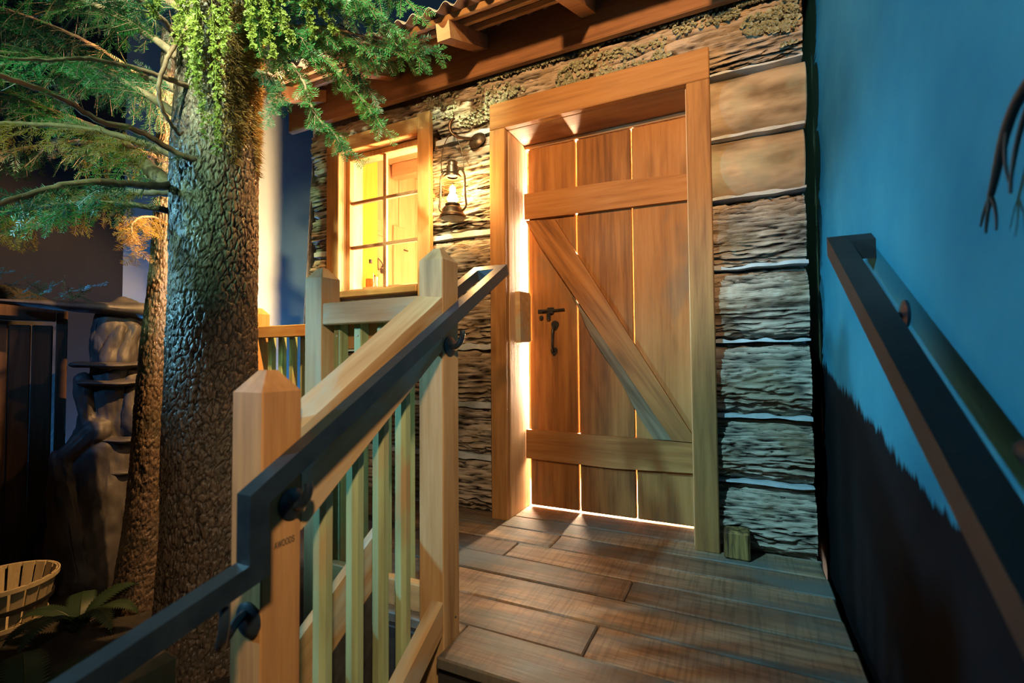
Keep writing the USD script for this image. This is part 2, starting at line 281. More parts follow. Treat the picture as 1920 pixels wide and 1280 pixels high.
# painted right wall: blue gallery paint above, a ragged dark forest silhouette painted along its foot, sloping with the stairs
M['mural'] = usdkit.material(stage, LK + 'mural_wall', {
    'g': ('geometry', {}), 's': ('separate_xyz', {}),
    'line': ('math', {'math_type': 'multiply_add', 'value2': .185, 'value3': .80}),
    'm1': ('mapping', {'mapping_type': 'point', 'scale': (1, 30, 4)}), 'n1': ('noise_texture', {'scale': 1.0, 'detail': 5.0, 'roughness': .7}),
    'm2': ('mapping', {'mapping_type': 'point', 'scale': (1, 4, 4)}), 'n2': ('noise_texture', {'scale': 1.0, 'detail': 2.0}),
    'j': ('math', {'math_type': 'multiply_add', 'value2': .12, 'value3': -.06}), 'j2': ('math', {'math_type': 'multiply_add', 'value2': .14, 'value3': -.07}),
    'h': ('math', {'math_type': 'add'}), 'h2': ('math', {'math_type': 'add'}), 'd': ('math', {'math_type': 'subtract'}),
    'e': ('map_range', {'from_min': -.012, 'from_max': .012, 'to_min': 0.0, 'to_max': 1.0, 'clamp': True}),
    'fine': ('noise_texture', {'scale': 2.6, 'detail': 6.0, 'roughness': .6}), 'up': ('rgb_ramp', {'ramp': [(.3, (.018, .165, .26)), (.7, (.05, .25, .35))]}),
    'dk': ('rgb_ramp', {'ramp': [(.3, (.003, .004, .006)), (.75, (.010, .011, .014))]}), 'mx': ('mix_color', {}),
    'w': ('noise_texture', {'scale': 220.0, 'detail': 2.0}), 'b': ('bump', {'strength': .12, 'distance': .001}), 'p': ('principled_bsdf', {'roughness': .85, 'specular_ior_level': .08})},
    [('g.position', 's.vector'), ('s.y', 'line.value1'), ('g.position', 'm1.vector'), ('m1.vector', 'n1.vector'), ('g.position', 'm2.vector'), ('m2.vector', 'n2.vector'), ('n1.fac', 'j.value1'), ('n2.fac', 'j2.value1'),
     ('line.value', 'h.value1'), ('j.value', 'h.value2'), ('h.value', 'h2.value1'), ('j2.value', 'h2.value2'), ('s.z', 'd.value1'), ('h2.value', 'd.value2'), ('d.value', 'e.value'), ('e.result', 'mx.fac'),
     ('g.position', 'fine.vector'), ('fine.fac', 'up.fac'), ('fine.fac', 'dk.fac'), ('dk.color', 'mx.a'), ('up.color', 'mx.b'), ('mx.result', 'p.base_color'), ('g.position', 'w.vector'), ('w.fac', 'b.height'), ('b.normal', 'p.normal')], surface='p.BSDF')
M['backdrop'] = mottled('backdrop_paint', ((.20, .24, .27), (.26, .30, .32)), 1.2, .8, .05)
M['unlit_dark'] = mottled('unlit_dark_tone', ((.005, .006, .009), (.010, .011, .014)), 1.2, .9, .05)  # near-black tone stands in for the unlit depth of the hall

# ------------------------------------------------------------------ the setting: walls, ground, deck
w = thing('wall_right', 'blue gallery wall with a ragged dark painted treeline along its foot', 'wall', (1.54, 0, -.4), kind='structure')
obj('plaster', board(1.54, 1.66, -4.2, .75, -.4, 4.2, .001), M['mural'], w)
w = thing('wall_back', 'blue painted backdrop wall far behind the trees and the cabin corner', 'wall', (-3.6, 0, -.4), kind='structure')
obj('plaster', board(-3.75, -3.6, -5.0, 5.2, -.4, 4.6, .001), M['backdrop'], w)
w = thing('wall_back', 'added black sheet before the backdrop, keeping the far left dark', 'wall', (-3.4, -3, -.4), kind='structure')
obj('drape', board(-3.50, -3.42, -5.0, -.12, -.4, 4.6, .001), M['unlit_dark'], w)  # added sheet, stands in for darkness behind the far left trees
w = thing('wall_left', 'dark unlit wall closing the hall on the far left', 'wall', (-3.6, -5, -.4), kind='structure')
obj('plaster', board(-3.6, 1.66, -5.15, -5.0, -.4, 4.6, .001), M['unlit_dark'], w)
gx, gy = np.meshgrid(np.linspace(-3.62, 1.56, 80), np.linspace(-5.0, 5.0, 120), indexing='ij')
gz = -.40 - .03 * meshkit.fbm(np.stack([gx, gy, gx * 0], -1) * 2.2, 4, 3)
g = obj('ground', (np.stack([gx, gy, gz], -1).reshape(-1, 3), grid_faces(80, 120)), M['dirt'], smooth=True)
tag(g, label='dark bare soil under the tree and the stairs', cat='ground', kind='structure')

deck = thing('floor', 'weathered wooden porch floor of wide planks before the door', 'floor', (.6, -.5, 0), kind='structure')
seams = [.27, .085, -.075, -.235, -.40, -.565, -.745, -.925, -1.112]
joints = {0: [], 1: [], 2: [.42], 3: [.27], 4: [.83], 5: [], 6: [.79], 7: []}
for i in range(8):
    y1, y0 = seams[i] - .0025, seams[i + 1] + .0025
    xl = .41 if i == 7 else -.26
    xs = [xl + rng.uniform(-.004, .004)] + joints[i] + [1.503 + rng.uniform(-.006, .006)]
    for a, b in zip(xs[:-1], xs[1:]):
        dz = rng.uniform(-.002, .002)
        m = board(a + .0018, b - .0018, y0, y1, -.034 + dz, dz, .0045)
        obj('plank', m, M['deck'], deck)
    if i == 7:
        obj('plank', board(-.26, .405, -.972, y1, -.034, 0), M['deck'], deck)
for y1, y0 in ((.075, -.07), (-.075, -.22)):
    obj('plank', board(-1.75, -.265, y0, y1, -.034, 0), M['deck'], deck)
obj('joist', board(.40, 1.50, -1.085, -1.045, -.235, -.036), M['dark_board'], deck, label='dark riser board under the front plank')
obj('joist', board(-.26, .30, -.985, -.945, -.235, -.036), M['dark_board'], deck)
for x in (-.2, .45, 1.46):
    obj('joist', board(x, x + .04, -.94, .25, -.235, -.036), M['dark_board'], deck)
obj('threshold', board(.0, 1.12, .27, .42, -.03, .0), M['jamb_x'], deck)
st = thing('stair_steps', 'dark wooden steps descending from the porch front plank', 'stairs', (.95, -1.3, -.4))
obj('tread', board(.42, 1.50, -1.40, -1.085, -.20, -.165), M['deck'], st)
obj('riser', board(.42, 1.50, -1.40, -1.36, -.40, -.20), M['dark_board'], st)

# ------------------------------------------------------------------ the log wall
wall = thing('wall_front', 'log cabin front wall of round barked logs with pale chinking', 'wall', (0, .1, 0), kind='structure')
rows = [-.02, .30, .59, .92, 1.25, 1.567, 1.848, 2.142, 2.47]
YC, RY = .145, .112
def log_mesh(x0, x1, z0, z1, seed, smooth_log=False, lift=None):
    zc, rz = (z0 + z1) / 2, (z1 - z0) / 2 - .003
    nx, nt = max(6, int((x1 - x0) / .0075)), 96
    x = np.linspace(x0, x1, nx); t = np.concatenate([np.linspace(-115, 115, nt - 12), np.linspace(125, 235, 12)]) * np.pi / 180
    X, T = np.meshgrid(x, t, indexing='ij')
    c, s = np.cos(T), np.sin(T); e = 2 / 2.15
    cy, sz = np.sign(c) * np.abs(c) ** e, np.sign(s) * np.abs(s) ** e
    arc = T * rz * 1.25
    if smooth_log:
        n = meshkit.fbm(np.stack([X * 5, arc * 9, X * 0 + seed], -1), 4, seed)
        ridge = np.clip(.5 + (n - .5) * 2.2, 0, 1); disp = (n - .5) * .012
        for kx, kt, kr in ((x0 + .12, -.1, .03),):
            d2 = ((X - kx) / kr) ** 2 + ((arc - kt * rz) / kr) ** 2
            disp += .004 * np.exp(-d2)
    else:
        q = np.stack([X * 4.5, arc * 84 + 3.4 * meshkit.fbm(np.stack([X * 4, arc * 9, X * 0 + seed], -1), 3, seed + 9), X * 0 + seed * 3.1], -1)
        n1 = meshkit.fbm(q, 2, seed); n2 = meshkit.fbm(np.stack([X * 22, arc * 130, X * 0 + seed], -1), 3, seed + 5)
        ridge = np.clip((np.abs(n1 - .5) - .015) / .20, 0, 1) ** .8
        ridge = np.clip(ridge * (.65 + .7 * n2), 0, 1)
        big = meshkit.fbm(np.stack([X * 3, arc * 5, X * 0 + seed], -1), 3, seed + 2) - .5
        disp = -.021 * (1 - ridge) + .010 * (n2 - .5) + .020 * big
    k = 1 + disp / .12
    Y, Z = YC - RY * cy * k, zc + rz * sz * np.clip(k, .8, 1.02)
    if lift is not None:
        inside = (X > lift[0]) & (X < lift[1]); Z = np.where(inside, np.maximum(Z, lift[2]), Z)
    v = np.stack([X, Y, Z], -1).reshape(-1, 3); f = grid_faces(nx, nt, True)
    caps = np.array([[x0, YC, zc], [x1, YC, zc]]); n0 = len(v); fc = []
    for j in range(nt):
        fc += [(n0, j, (j + 1) % nt), (n0 + 1, (nx - 1) * nt + (j + 1) % nt, (nx - 1) * nt + j)]
    uv = np.concatenate([np.stack([ridge.ravel(), np.full(ridge.size, .5)], 1), [[.6, .5], [.6, .5]]])
    return (np.vstack([v, caps]), np.vstack([f, np.array(fc)])[:, ::-1]), uv
def add_log(x0, x1, r, seed, smooth_log=False, lift=None):
    m, uv = log_mesh(x0, x1, rows[r], rows[r + 1], seed, smooth_log, lift)
    return obj('log', m, M['log_smooth' if smooth_log else 'log'], wall, smooth=True, uv=uv)
top_log = add_log(-1.42, 1.487, 7, 71, lift=(-1.24, -.38, 2.225))
for r in range(7):
    win = r in (4, 5, 6)
    xl = -1.42 + rng.uniform(-.015, .015)
    if win:
        add_log(xl, -1.15, r, 10 + r); add_log(-.46, .05, r, 30 + r)
    else:
        add_log(xl, .05, r, 10 + r)
    add_log(1.07, 1.488 + rng.uniform(-.008, .008), r, 50 + r, smooth_log=r in (5, 6))
def chink(x0, x1, z, th):
    n = max(4, int((x1 - x0) / .012)); x = np.linspace(x0, x1, n)
    a = z - th / 2 + .012 * (meshkit.noise(np.stack([x * 14, x * 0 + z * 50, x * 0], -1)) - .5); b = z + th / 2 + .016 * (meshkit.noise(np.stack([x * 22, x * 0 + z * 90, x * 0 + 7], -1)) - .5)
    m = prism(np.vstack([np.stack([x, a], 1), np.stack([x, b], 1)[::-1]]), .066, .15)
    return obj('chinking', m, M['chink'], wall)
for r in range(1, 8):
    z = rows[r] + .004
    spans = [(-1.41, -1.16), (-.45, .04)] if r == 5 else [(-1.41, -1.16)] if r == 6 else [(-1.41, .04)]
    if r == 7: spans = [(-1.41, -1.22), (-.40, .04)]
    for a, b in spans: chink(a, b, z, .030)
    chink(1.08, 1.486, z, .011 if r >= 6 else .013)
obj('backing', board(-1.40, .02, .20, .235, -.03, 1.2), M['room'], wall)
obj('backing', board(-1.40, -1.14, .20, .235, 1.2, 2.62), M['room'], wall)
obj('backing', board(-.47, .02, .20, .235, 1.2, 2.62), M['room'], wall)
obj('backing', board(-1.14, -.47, .20, .235, 2.23, 2.62), M['room'], wall)
obj('backing', board(1.04, 1.47, .20, .235, -.03, 2.62), M['room'], wall)
obj('backing', board(.02, 1.04, .20, .235, 2.15, 2.62), M['room'], wall)
# lichen crust on the long top log
lv, lf = [], []
for k in range(3600):
    x = rng.choice([rng.uniform(-.45, 1.47), rng.normal(.35, .3), rng.normal(1.32, .1)]); 
    if not -.6 < x < 1.47: continue
    ang = math.radians(rng.uniform(-38, 62)); cl = meshkit.noise(np.array([x * 6, ang * 2.2, 1.5]), 4)
    if cl < .41 + .12 * (x < -.1) - .05 * (x > 1.1): continue
    zc, rz = (rows[7] + rows[8]) / 2, (rows[8] - rows[7]) / 2
    ca, sa = math.cos(ang) ** .8, math.copysign(abs(math.sin(ang)) ** .8, ang)
    p = np.array([x, YC - RY * ca * 1.0 - .002, zc + rz * sa]); nrm = np.array([0, -math.cos(ang), math.sin(ang)])
    r0 = rng.uniform(.004, .013); m = 7; a = np.linspace(0, 2 * np.pi, m, endpoint=False) + rng.uniform(0, 6)
    t1 = np.array([1.0, 0, 0]); t2 = np.cross(nrm, t1)
    rr = r0 * rng.uniform(.6, 1.3, m); hh = rng.uniform(.002, .010, m)
    ring = p + (np.cos(a) * rr)[:, None] * t1 + (np.sin(a) * rr)[:, None] * t2 + hh[:, None] * nrm
    b = len(lv); lv += [p - nrm * .004, *ring]
    lf += [(b, b + 1 + j, b + 1 + (j + 1) % m) for j in range(m)]
obj('lichen', (np.array(lv), np.array(lf)), M['lichen'], top_log, smooth=False, kind='stuff')

# ------------------------------------------------------------------ door frame and door
fr = thing('trim_1', 'wide brown wooden door frame around the plank door', 'door frame', (.56, .1, 0), kind='structure')
obj('casing', wobble(board(0, .093, 0, .042, 0, 2.105), .002, 5, 1), M['case_z'], fr)
obj('casing', board(1.02, 1.12, 0, .042, .0, 2.105), M['case_z'], fr)
obj('casing_head', board(0, 1.12, 0, .042, 2.106, 2.25), M['case_x'], fr)
obj('jamb', board(.060, .095, .0425, .30, 0, 2.105), M['jamb_z'], fr, label='pale lit left door jamb')
obj('jamb', board(1.012, 1.045, .0425, .30, 0, 2.105), M['jamb_z'], fr)
obj('jamb_head', board(.060, 1.045, .0425, .30, 2.106, 2.15), M['jamb_x'], fr)

obj('stop', board(.096, 1.011, .262, .300, 2.083, 2.1045, .003), M['jamb_x2'], fr, label='pale stop strip above the door')
dr = thing('door_1', 'brown plank cabin door with two ledges and a diagonal brace', 'door', (.56, .28, 0), kind='structure')
for a, b in ((.114, .4015), (.4115, .7115), (.7185, 1.004)):
    obj('plank', board(a, b, .268, .296, .014, 2.080, .004), M['door_z'], dr)
obj('ledge', wobble(prism([(.101, 1.661), (1.004, 1.642), (1.004, 1.775), (.62, 1.80), (.101, 1.812)], .238, .267), .003, 4, 5), M['door_x'], dr)
obj('ledge', wobble(prism([(.099, .283), (.6, .270), (1.006, .283), (1.006, .43), (.099, .446)], .238, .267), .002, 4, 8), M['door_x'], dr)
br = obj('brace', prism([(.106, 1.655), (.286, 1.640), (1.0, .462), (1.0, .434), (.90, .436), (.62, .86), (.40, 1.19), (.20, 1.49)], .240, .267), M['door_d'], dr)
wv = [(.40, 1.19)] + [(.40 + .50 * t, 1.19 - .754 * t) for t in (.3, .6, 1.0)]
low = [(.43 + .415 * t - .012 * math.sin(9 * t) - .028 * min(1, 2 * t), 1.10 - .664 * t) for t in np.linspace(0, 1, 12)]
obj('waney_edge', wobble(prism([(.38, 1.205), (.62, .86), (.90, .436)] + [(x, z) for x, z in low[::-1]], .247, .267), .003, 14, 9), M['wane'], br, label='dark weathered waney lower edge of the brace')
la = obj('latch', board(.170, .262, .258, .268, 1.112, 1.134, .002), M['iron'], dr, label='black iron sliding latch')
obj('bolt', tube([(.20, .250, 1.124), (.335, .250, 1.128)], .0055, 10), M['iron'], la)
obj('keeper', cat_([board(.232, .268, .246, .268, 1.106, 1.142, .003), board(.228, .250, .244, .262, 1.07, 1.112, .006)]), M['iron'], la)
obj('thumb_tab', lathe([(0, -.006), (.012, -.005), (.013, .002), (.008, .007), (0, .008)], (.193, .255, 1.086), 16, (0, -1, 0)), M['iron'], la)
hp = obj('pull_handle', tube([(.274, .262, 1.035), (.271, .236, 1.018), (.268, .230, .965), (.266, .236, .912), (.266, .262, .892)], [.007, .0075, .0065, .0075, .007], 10, 24), M['iron'], dr, label='black iron pull handle')
def spade(cx, z0, z1, w):
    t = np.linspace(0, 2 * np.pi, 28, endpoint=False); h = (z1 - z0) / 2
    pts = [(cx + w * math.sin(a) * (1 - .28 * math.cos(a)), (z0 + z1) / 2 - h * math.cos(a) * (1 if True else 1)) for a in t]
    return prism(pts, .259, .268)
obj('backplate', spade(.274, 1.012, 1.066, .021), M['iron'], hp); obj('backplate', spade(.266, .868, .915, .019), M['iron'], hp)
blk = obj('stop_block', prism([(.110, 1.225), (.245, 1.232), (.262, 1.215), (.262, .955), (.240, .948), (.118, .942)], .0955, .125, 'x'), M['rail_x'])
tag(blk, label='small pale wooden block screwed to the left door jamb', cat='block')
ch = obj('charred_block', wobble(board(1.137, 1.238, -.045, .045, .003, .118, .008), .002, 12, 4), M['char'])
tag(ch, label='small scorched wooden block on the porch beside the door frame', cat='block')

# ------------------------------------------------------------------ window
wi = thing('window_1', 'six-pane brown wooden window glowing beside the door', 'window', (-.80, .1, 1.3), kind='structure')
obj('casing', board(-1.225, -1.12, 0, .04, 1.18, 2.204), M['case_z'], wi)
obj('casing', board(-.489, -.400, 0, .04, 1.18, 2.318), M['case_z'], wi)
obj('casing_head', board(-1.225, -.490, 0, .04, 2.205, 2.30), M['case_x'], wi)
obj('sill', board(-1.119, -.490, -.012, .17, 1.252, 1.292), M['case_x'], wi)
obj('jamb', board(-1.155, -1.121, .041, .23, 1.293, 2.24), M['jamb_z'], wi)
obj('jamb', board(-.488, -.455, .041, .23, 1.293, 2.24), M['jamb_z'], wi)
obj('jamb_head', board(-1.120, -.489, .041, .23, 2.206, 2.24), M['jamb_x'], wi)
for a in ((-1.12, -1.088, 1.294, 2.204), (-.520, -.489, 1.294, 2.204), (-1.087, -.521, 2.168, 2.204), (-1.087, -.521, 1.294, 1.312)):
    obj('sash_bar', board(a[0], a[1], .070, .110, a[2], a[3], .003), M['case_z'], wi)
obj('muntin', board(-.817, -.793, .080, .104, 1.313, 2.167, .003), M['eave_x'], wi)
for z in (1.590, 1.886):
    obj('muntin', board(-1.087, -.818, .080, .104, z - .010, z + .010, .003), M['eave_x'], wi)
    obj('muntin', board(-.792, -.521, .080, .104, z - .010, z + .010, .003), M['eave_x'], wi)
for x0, x1 in ((-1.087, -.818), (-.792, -.521)):
    for z0, z1 in ((1.313, 1.579), (1.601, 1.875), (1.897, 2.167)):
        obj('pane', board(x0, x1, .091, .094, z0, z1, .0005), M['pane'], wi, smooth=False)

# ------------------------------------------------------------------ cabin interior seen through the window
iw = thing('wall_interior_left', 'pale plank wall inside the cabin with a yellow board and a planked door', 'wall', (-1.45, 1.6, 0), kind='structure')
obj('board', board(-1.40, -1.345, .24, .36, .0, 2.50), M['room'], iw)
obj('board', board(-1.40, -1.345, .363, .63, .0, 2.50), M['yellow'], iw, label='yellow painted board beside the window')
y = .635; k = 0
while y < 3.0:
    wd = (.20, .16, .23, .18, .21)[k % 5]; k += 1
    obj('plank', board(-1.46, -1.43 + .003 * (k % 2), y, y + wd - .006, 0, 2.5, .004), M['room'], iw); y += wd
cup = obj('cupboard_door', board(-1.43, -1.405, .634, .772, .55, 1.99, .004), M['room'], iw)
obj('cross_board', board(-1.404, -1.392, .638, .768, 1.855, 1.895, .003), M['room_x'], cup)
obj('hinge', cat_([tube([(-1.396, .690, 1.667), (-1.396, .692, 1.574)], .004, 6), tube([(-1.396, .690, 1.667), (-1.38, .725, 1.60), (-1.396, .692, 1.574)], .004, 6, 14)]), M['iron'], cup)
obj('padlock', cat_([board(-1.402, -1.385, .724, .768, 1.552, 1.590, .003), tube([(-1.393, .732, 1.59), (-1.393, .734, 1.612), (-1.393, .757, 1.612), (-1.393, .759, 1.59)], .0035, 6)]), M['iron'], cup)
cp2 = obj('cupboard_door', board(-1.43, -1.405, .90, 1.035, .55, 1.99, .004), M['room'], iw)
obj('hinge', tube([(-1.396, 1.02, 1.80), (-1.396, 1.07, 1.80)], .006, 6), M['iron'], cp2)
ib = thing('wall_interior_back', 'pale plank back wall inside the cabin', 'wall', (0, 3.0, 0), kind='structure')
for k in range(12):
    obj('plank', board(-1.46 + k * .25, -1.216 + k * .25, 3.0, 3.03, 0, 2.6, .004), M['room'], ib)
ir = thing('wall_interior_right', 'plank wall inside the cabin at its right end', 'wall', (1.47, 1.6, 0), kind='structure')
obj('boarding', board(1.44, 1.47, .24, 3.0, 0, 2.6), M['room'], ir)
ce = thing('ceiling', 'pale plank ceiling with beams inside the cabin', 'ceiling', (0, 1.6, 2.5), kind='structure')
for k in range(14):
    obj('plank', board(-1.46, 1.46, .24 + k * .2, .434 + k * .2, 2.50, 2.53, .004), M['room_x'], ce)
for y_ in (.86, 1.45, 2.05, 2.65):
    obj('beam', board(-1.40, 1.44, y_, y_ + .09, 2.38, 2.50, .006), M['room_x'], ce)
fi = obj('floor_interior', board(-1.46, 1.47, .421, 3.0, -.03, 0.0), M['room_x']); tag(fi, label='plank floor inside the cabin', cat='floor', kind='structure')
sh = obj('bench_top', board(-1.344, -.60, .236, .50, 1.334, 1.354), M['room_x']); tag(sh, label='narrow wooden ledge inside the cabin under the window', cat='shelf')
bt = thing('whisky_bottle', 'clear bottle with amber liquid standing inside the window', 'bottle', (-1.105, .285, 1.354))
obj('glass_body', lathe([(0, .0), (.032, .0), (.034, .008), (.034, .095), (.029, .112), (.012, .135), (.012, .168), (.015, .170), (.015, .180), (.0, .180)], (-1.105, .285, 1.355), 28), M['glass'], bt)
obj('liquid', lathe([(0, .004), (.030, .004), (.032, .010), (.032, .060), (0, .060)], (-1.105, .285, 1.355), 28), M['amber'], bt)
obj('stopper', lathe([(0, .172), (.011, .172), (.011, .198), (0, .20)], (-1.105, .285, 1.355), 16), M['iron'], bt)
gl = thing('candle_glass', 'narrow pale glass with a candle beside the amber bottle', 'glass', (-1.045, .275, 1.354))
obj('tumbler', lathe([(0, 0), (.015, 0), (.016, .085), (.0145, .085), (.0135, .005), (0, .005)], (-1.045, .275, 1.355), 20), M['glass'], gl)
obj('candle', lathe([(0, .006), (.010, .006), (.010, .07), (0, .073)], (-1.045, .275, 1.355), 16), M['chink'], gl)

# ------------------------------------------------------------------ eave and roof
rf = thing('roof', 'eave of the cabin with brown fascia, pine battens and corrugated sheet', 'roof', (0, 0, 2.43), kind='structure')
obj('fascia', board(-1.58, 1.50, -.010, .030, 2.43, 2.71, .006), M['eave_x'], rf)
def slope_z(y): return 2.645 + .43 * y            # underside of the battens above y
for x in (-1.22, -.61, 0.0, .61, 1.22):
    p = [(-.011, slope_z(0) - .005), (-.40, slope_z(-.40)), (-.385, slope_z(-.40) - .080), (-.011, slope_z(0) - .085)]
    obj('rafter', prism(p, x - .075, x - .035 + .035, 'x'), M['eave_x'], rf)
for y in (-.375, -.255, -.135):
    z = slope_z(y)
    obj('batten', beam((-1.62, y, z + .014), (1.50, y, z + .014), .042, .026, .003, up=(0, -.41, .91)), M['batten'], rf)
xs = np.linspace(-1.62, 1.50, 700); ys = np.linspace(-.47, .5, 6)
X, Y = np.meshgrid(xs, ys, indexing='ij'); Z = slope_z(Y) + .048 + .017 * np.sin(X * 2 * np.pi / .092)
top = np.stack([X, Y, Z], -1).reshape(-1, 3); n0 = len(top); f1 = grid_faces(700, 6)
bot = top - [0, 0, .004]; edge = []
for i in range(699):
    a, b = i * 6, (i + 1) * 6; edge += [(a, b, n0 + b), (a, n0 + b, n0 + a)]
obj('corrugated_sheet', (np.vstack([top, bot]), np.vstack([f1, f1[:, ::-1] + n0, np.array(edge)])), M['sheet'], rf, smooth=50)
obj('ceiling_board', board(-1.58, 1.50, .031, 3.2, 2.66, 2.70), M['dark_board'], rf)

# ------------------------------------------------------------------ hurricane lantern and its wall hook
LX, LY = -.185, -.085
hk = thing('wall_hook', 'rusty wall hook with an oval plate on the logs, holding the lantern', 'hook', (-.105, .04, 2.075))
obj('plate', lathe([(0, .0), (.050, .0), (.055, .006), (.048, .020), (.030, .032), (0, .036)], (-.098, .046, 2.085), 28, (-.12, -.9, .42)), M['rust'], hk)
obj('arm', tube([(-.105, .02, 2.085), (-.14, -.03, 2.082), (LX + .01, -.075, 2.085), (LX - .008, LY, 2.105), (LX - .012, LY - .006, 2.14), (LX + .002, LY - .008, 2.165), (LX + .022, LY - .008, 2.168)], [.008, .008, .008, .009, .010, .009, .004], 10, 36), M['rust'], hk)
ln = thing('hurricane_lantern', 'rusty lit hurricane lantern hanging on the logs by the door', 'lantern', (LX, LY, 1.62))
B = 1.622
obj('tank', lathe([(0, 0), (.066, 0), (.072, .004), (.073, .012), (.069, .020), (.062, .024), (.058, .045), (.050, .060), (.034, .066), (0, .066)], (LX, LY, B), 40), M['rust'], ln)
obj('burner', lathe([(0, .066), (.030, .066), (.040, .070), (.042, .078), (.026, .084), (.014, .094), (.0, .094)], (LX, LY, B), 32), M['rust'], ln)
obj('globe', lathe([(.030, .080), (.041, .095), (.051, .125), (.052, .155), (.045, .195), (.036, .232), (.0345, .232), (.0435, .195), (.0505, .155), (.0495, .125), (.0395, .095), (.029, .080)], (LX, LY, B), 40), M['glass'], ln)
fl = [(0, .094), (.028, .097), (.033, .106), (.027, .122), (.017, .142), (.008, .168), (0, .19)]
obj('flame', lathe(fl, (LX, LY, B), 20), M['flame'], ln)
obj('hood', lathe([(.028, .228), (.046, .226), (.047, .236), (.036, .246), (.034, .250), (.034, .285), (.030, .289), (.026, .289), (.026, .306), (.030, .310), (.022, .318), (0, .318)], (LX, LY, B), 36), M['rust'], ln)
sdir = np.array([.92, .10, 0]); sdir /= np.linalg.norm(sdir)
for s in (-1, 1):
    q = lambda r, z: tuple(np.array([LX, LY, B + z]) + s * sdir * r)
    obj('side_tube', tube([q(.030, .262), q(.058, .262), q(.066, .248), q(.074, .16), q(.080, .085), q(.080, .062), q(.068, .046), q(.050, .040)], .0062, 10, 44), M['rust'], ln)
    obj('bail_ear', lathe([(0, -.004), (.009, -.003), (.009, .003), (0, .004)], q(.064, .268), 14, sdir), M['rust'], ln)
bl = [np.array([LX, LY, B]) + sdir * r + np.array([0, 0, z]) for r, z in ((-.066, .268), (-.068, .33), (-.056, .40), (-.030, .452), (-.004, .470), (.022, .448), (.048, .395), (.064, .33), (.066, .268))]
obj('bail', tube(bl, .0022, 6, 40), M['rust'], ln)
obj('guard_wire', cat_([tube([np.array([LX, LY, B]) + np.array([math.cos(a) * .057, math.sin(a) * .057, z]) for a in np.linspace(0, 2 * np.pi, 25)], .0014, 5) for z in (.120, .175)]), M['rust'], ln)

# ------------------------------------------------------------------ wooden stair railing
def post(parent, x0, y0, zb, zs, mat, s=.089, peak=.042, seed=0, **kw):
    c, i = .003, .012
    pts = []
    for x, sx in ((x0, 1), (x0 + s, -1)):
        for y, sy in ((y0, 1), (y0 + s, -1)):
            pts += [(x + sx * c, y, zb), (x, y + sy * c, zb), (x + sx * c, y, zs), (x, y + sy * c, zs), (x + sx * (s / 2 - i), y + sy * (s / 2 - i), zs + peak)]
    return obj('post', hull(pts), M[mat], parent, smooth=20, **kw)
def sloped_board(x0, x1, pts, c=0): return prism(pts, x0, x1, 'x')
sr = thing('stair_railing', 'wooden stair railing with greenish square balusters left of the steps', 'railing', (.364, -1.36, -.4))
post(sr, .320, -1.065, -.40, 1.163, 'post'); np_ = post(sr, .320, -1.665, -.40, .797, 'post_rust')
zt = lambda y, za, s: za + s * (y + 1.066)
t_hi = lambda y: 1.052 + .640 * (y + 1.066)
capm = wobble(trimesh.util.concatenate([hull([(.320, -1.575, t_hi(-1.575)), (.320, -1.066, t_hi(-1.066)), (.408, -1.066, t_hi(-1.066) - .006), (.408, -1.575, t_hi(-1.575) - .006), (.320, -1.575, t_hi(-1.575) - .046), (.320, -1.066, t_hi(-1.066) - .046), (.408, -1.066, t_hi(-1.066) - .05), (.408, -1.575, t_hi(-1.575) - .05)])]).subdivide().subdivide().subdivide(), .004, 9, 3, (1, 0, 1))
obj('top_rail', capm, M['rail_s'], sr)
obj('side_board', sloped_board(.371, .4085, [(-1.575, t_hi(-1.575) - .052), (-1.575, .513), (-1.066, .884), (-1.066, t_hi(-1.066) - .052)]), M['rail_s'], sr)
obj('bottom_rail', sloped_board(.367, .4085, [(-1.575, -.192), (-1.066, .134), (-1.066, .045), (-1.575, -.281)]), M['rail_s'], sr)
for y in (-1.462, -1.362, -1.268, -1.176):
    zb, ztp = -.30 + .64 * (y + 1.575), t_hi(y) - .053
    c = .010; x0, x1, y0, y1 = .327, .366, y - .0195, y + .0195
    pl = [(x0 + c, y0), (x1 - c, y0), (x1, y0 + c), (x1, y1 - c), (x1 - c, y1), (x0 + c, y1), (x0, y1 - c), (x0, y0 + c)]
    obj('baluster', prism(pl, zb, ztp, 'z'), M['baluster'], sr, smooth=20)
scr = lathe([(0, 0), (.004, 0), (.0035, .0015), (0, .002)], (.4087, -1.0, .06), 10, (1, 0, 0))
obj('screw', scr, M['steel'], sr)
stamp = meshkit.text_mesh('AWOODS', .0115, .0004, True)
stamp.apply_translation(-stamp.bounds.mean(0)); stamp.apply_scale([.046 / stamp.extents[0], .0135 / stamp.extents[1], 1]); Ts = np.eye(4); Ts[:3, 0], Ts[:3, 1], Ts[:3, 2], Ts[:3, 3] = (0, 1, .02), (0, 0, 1), (1, 0, 0), (.4093, -1.615, .503)
stamp.apply_transform(Ts); obj('stamp', stamp, M['ink'], np_, smooth=False, label='dark stamped lettering AWOODS')

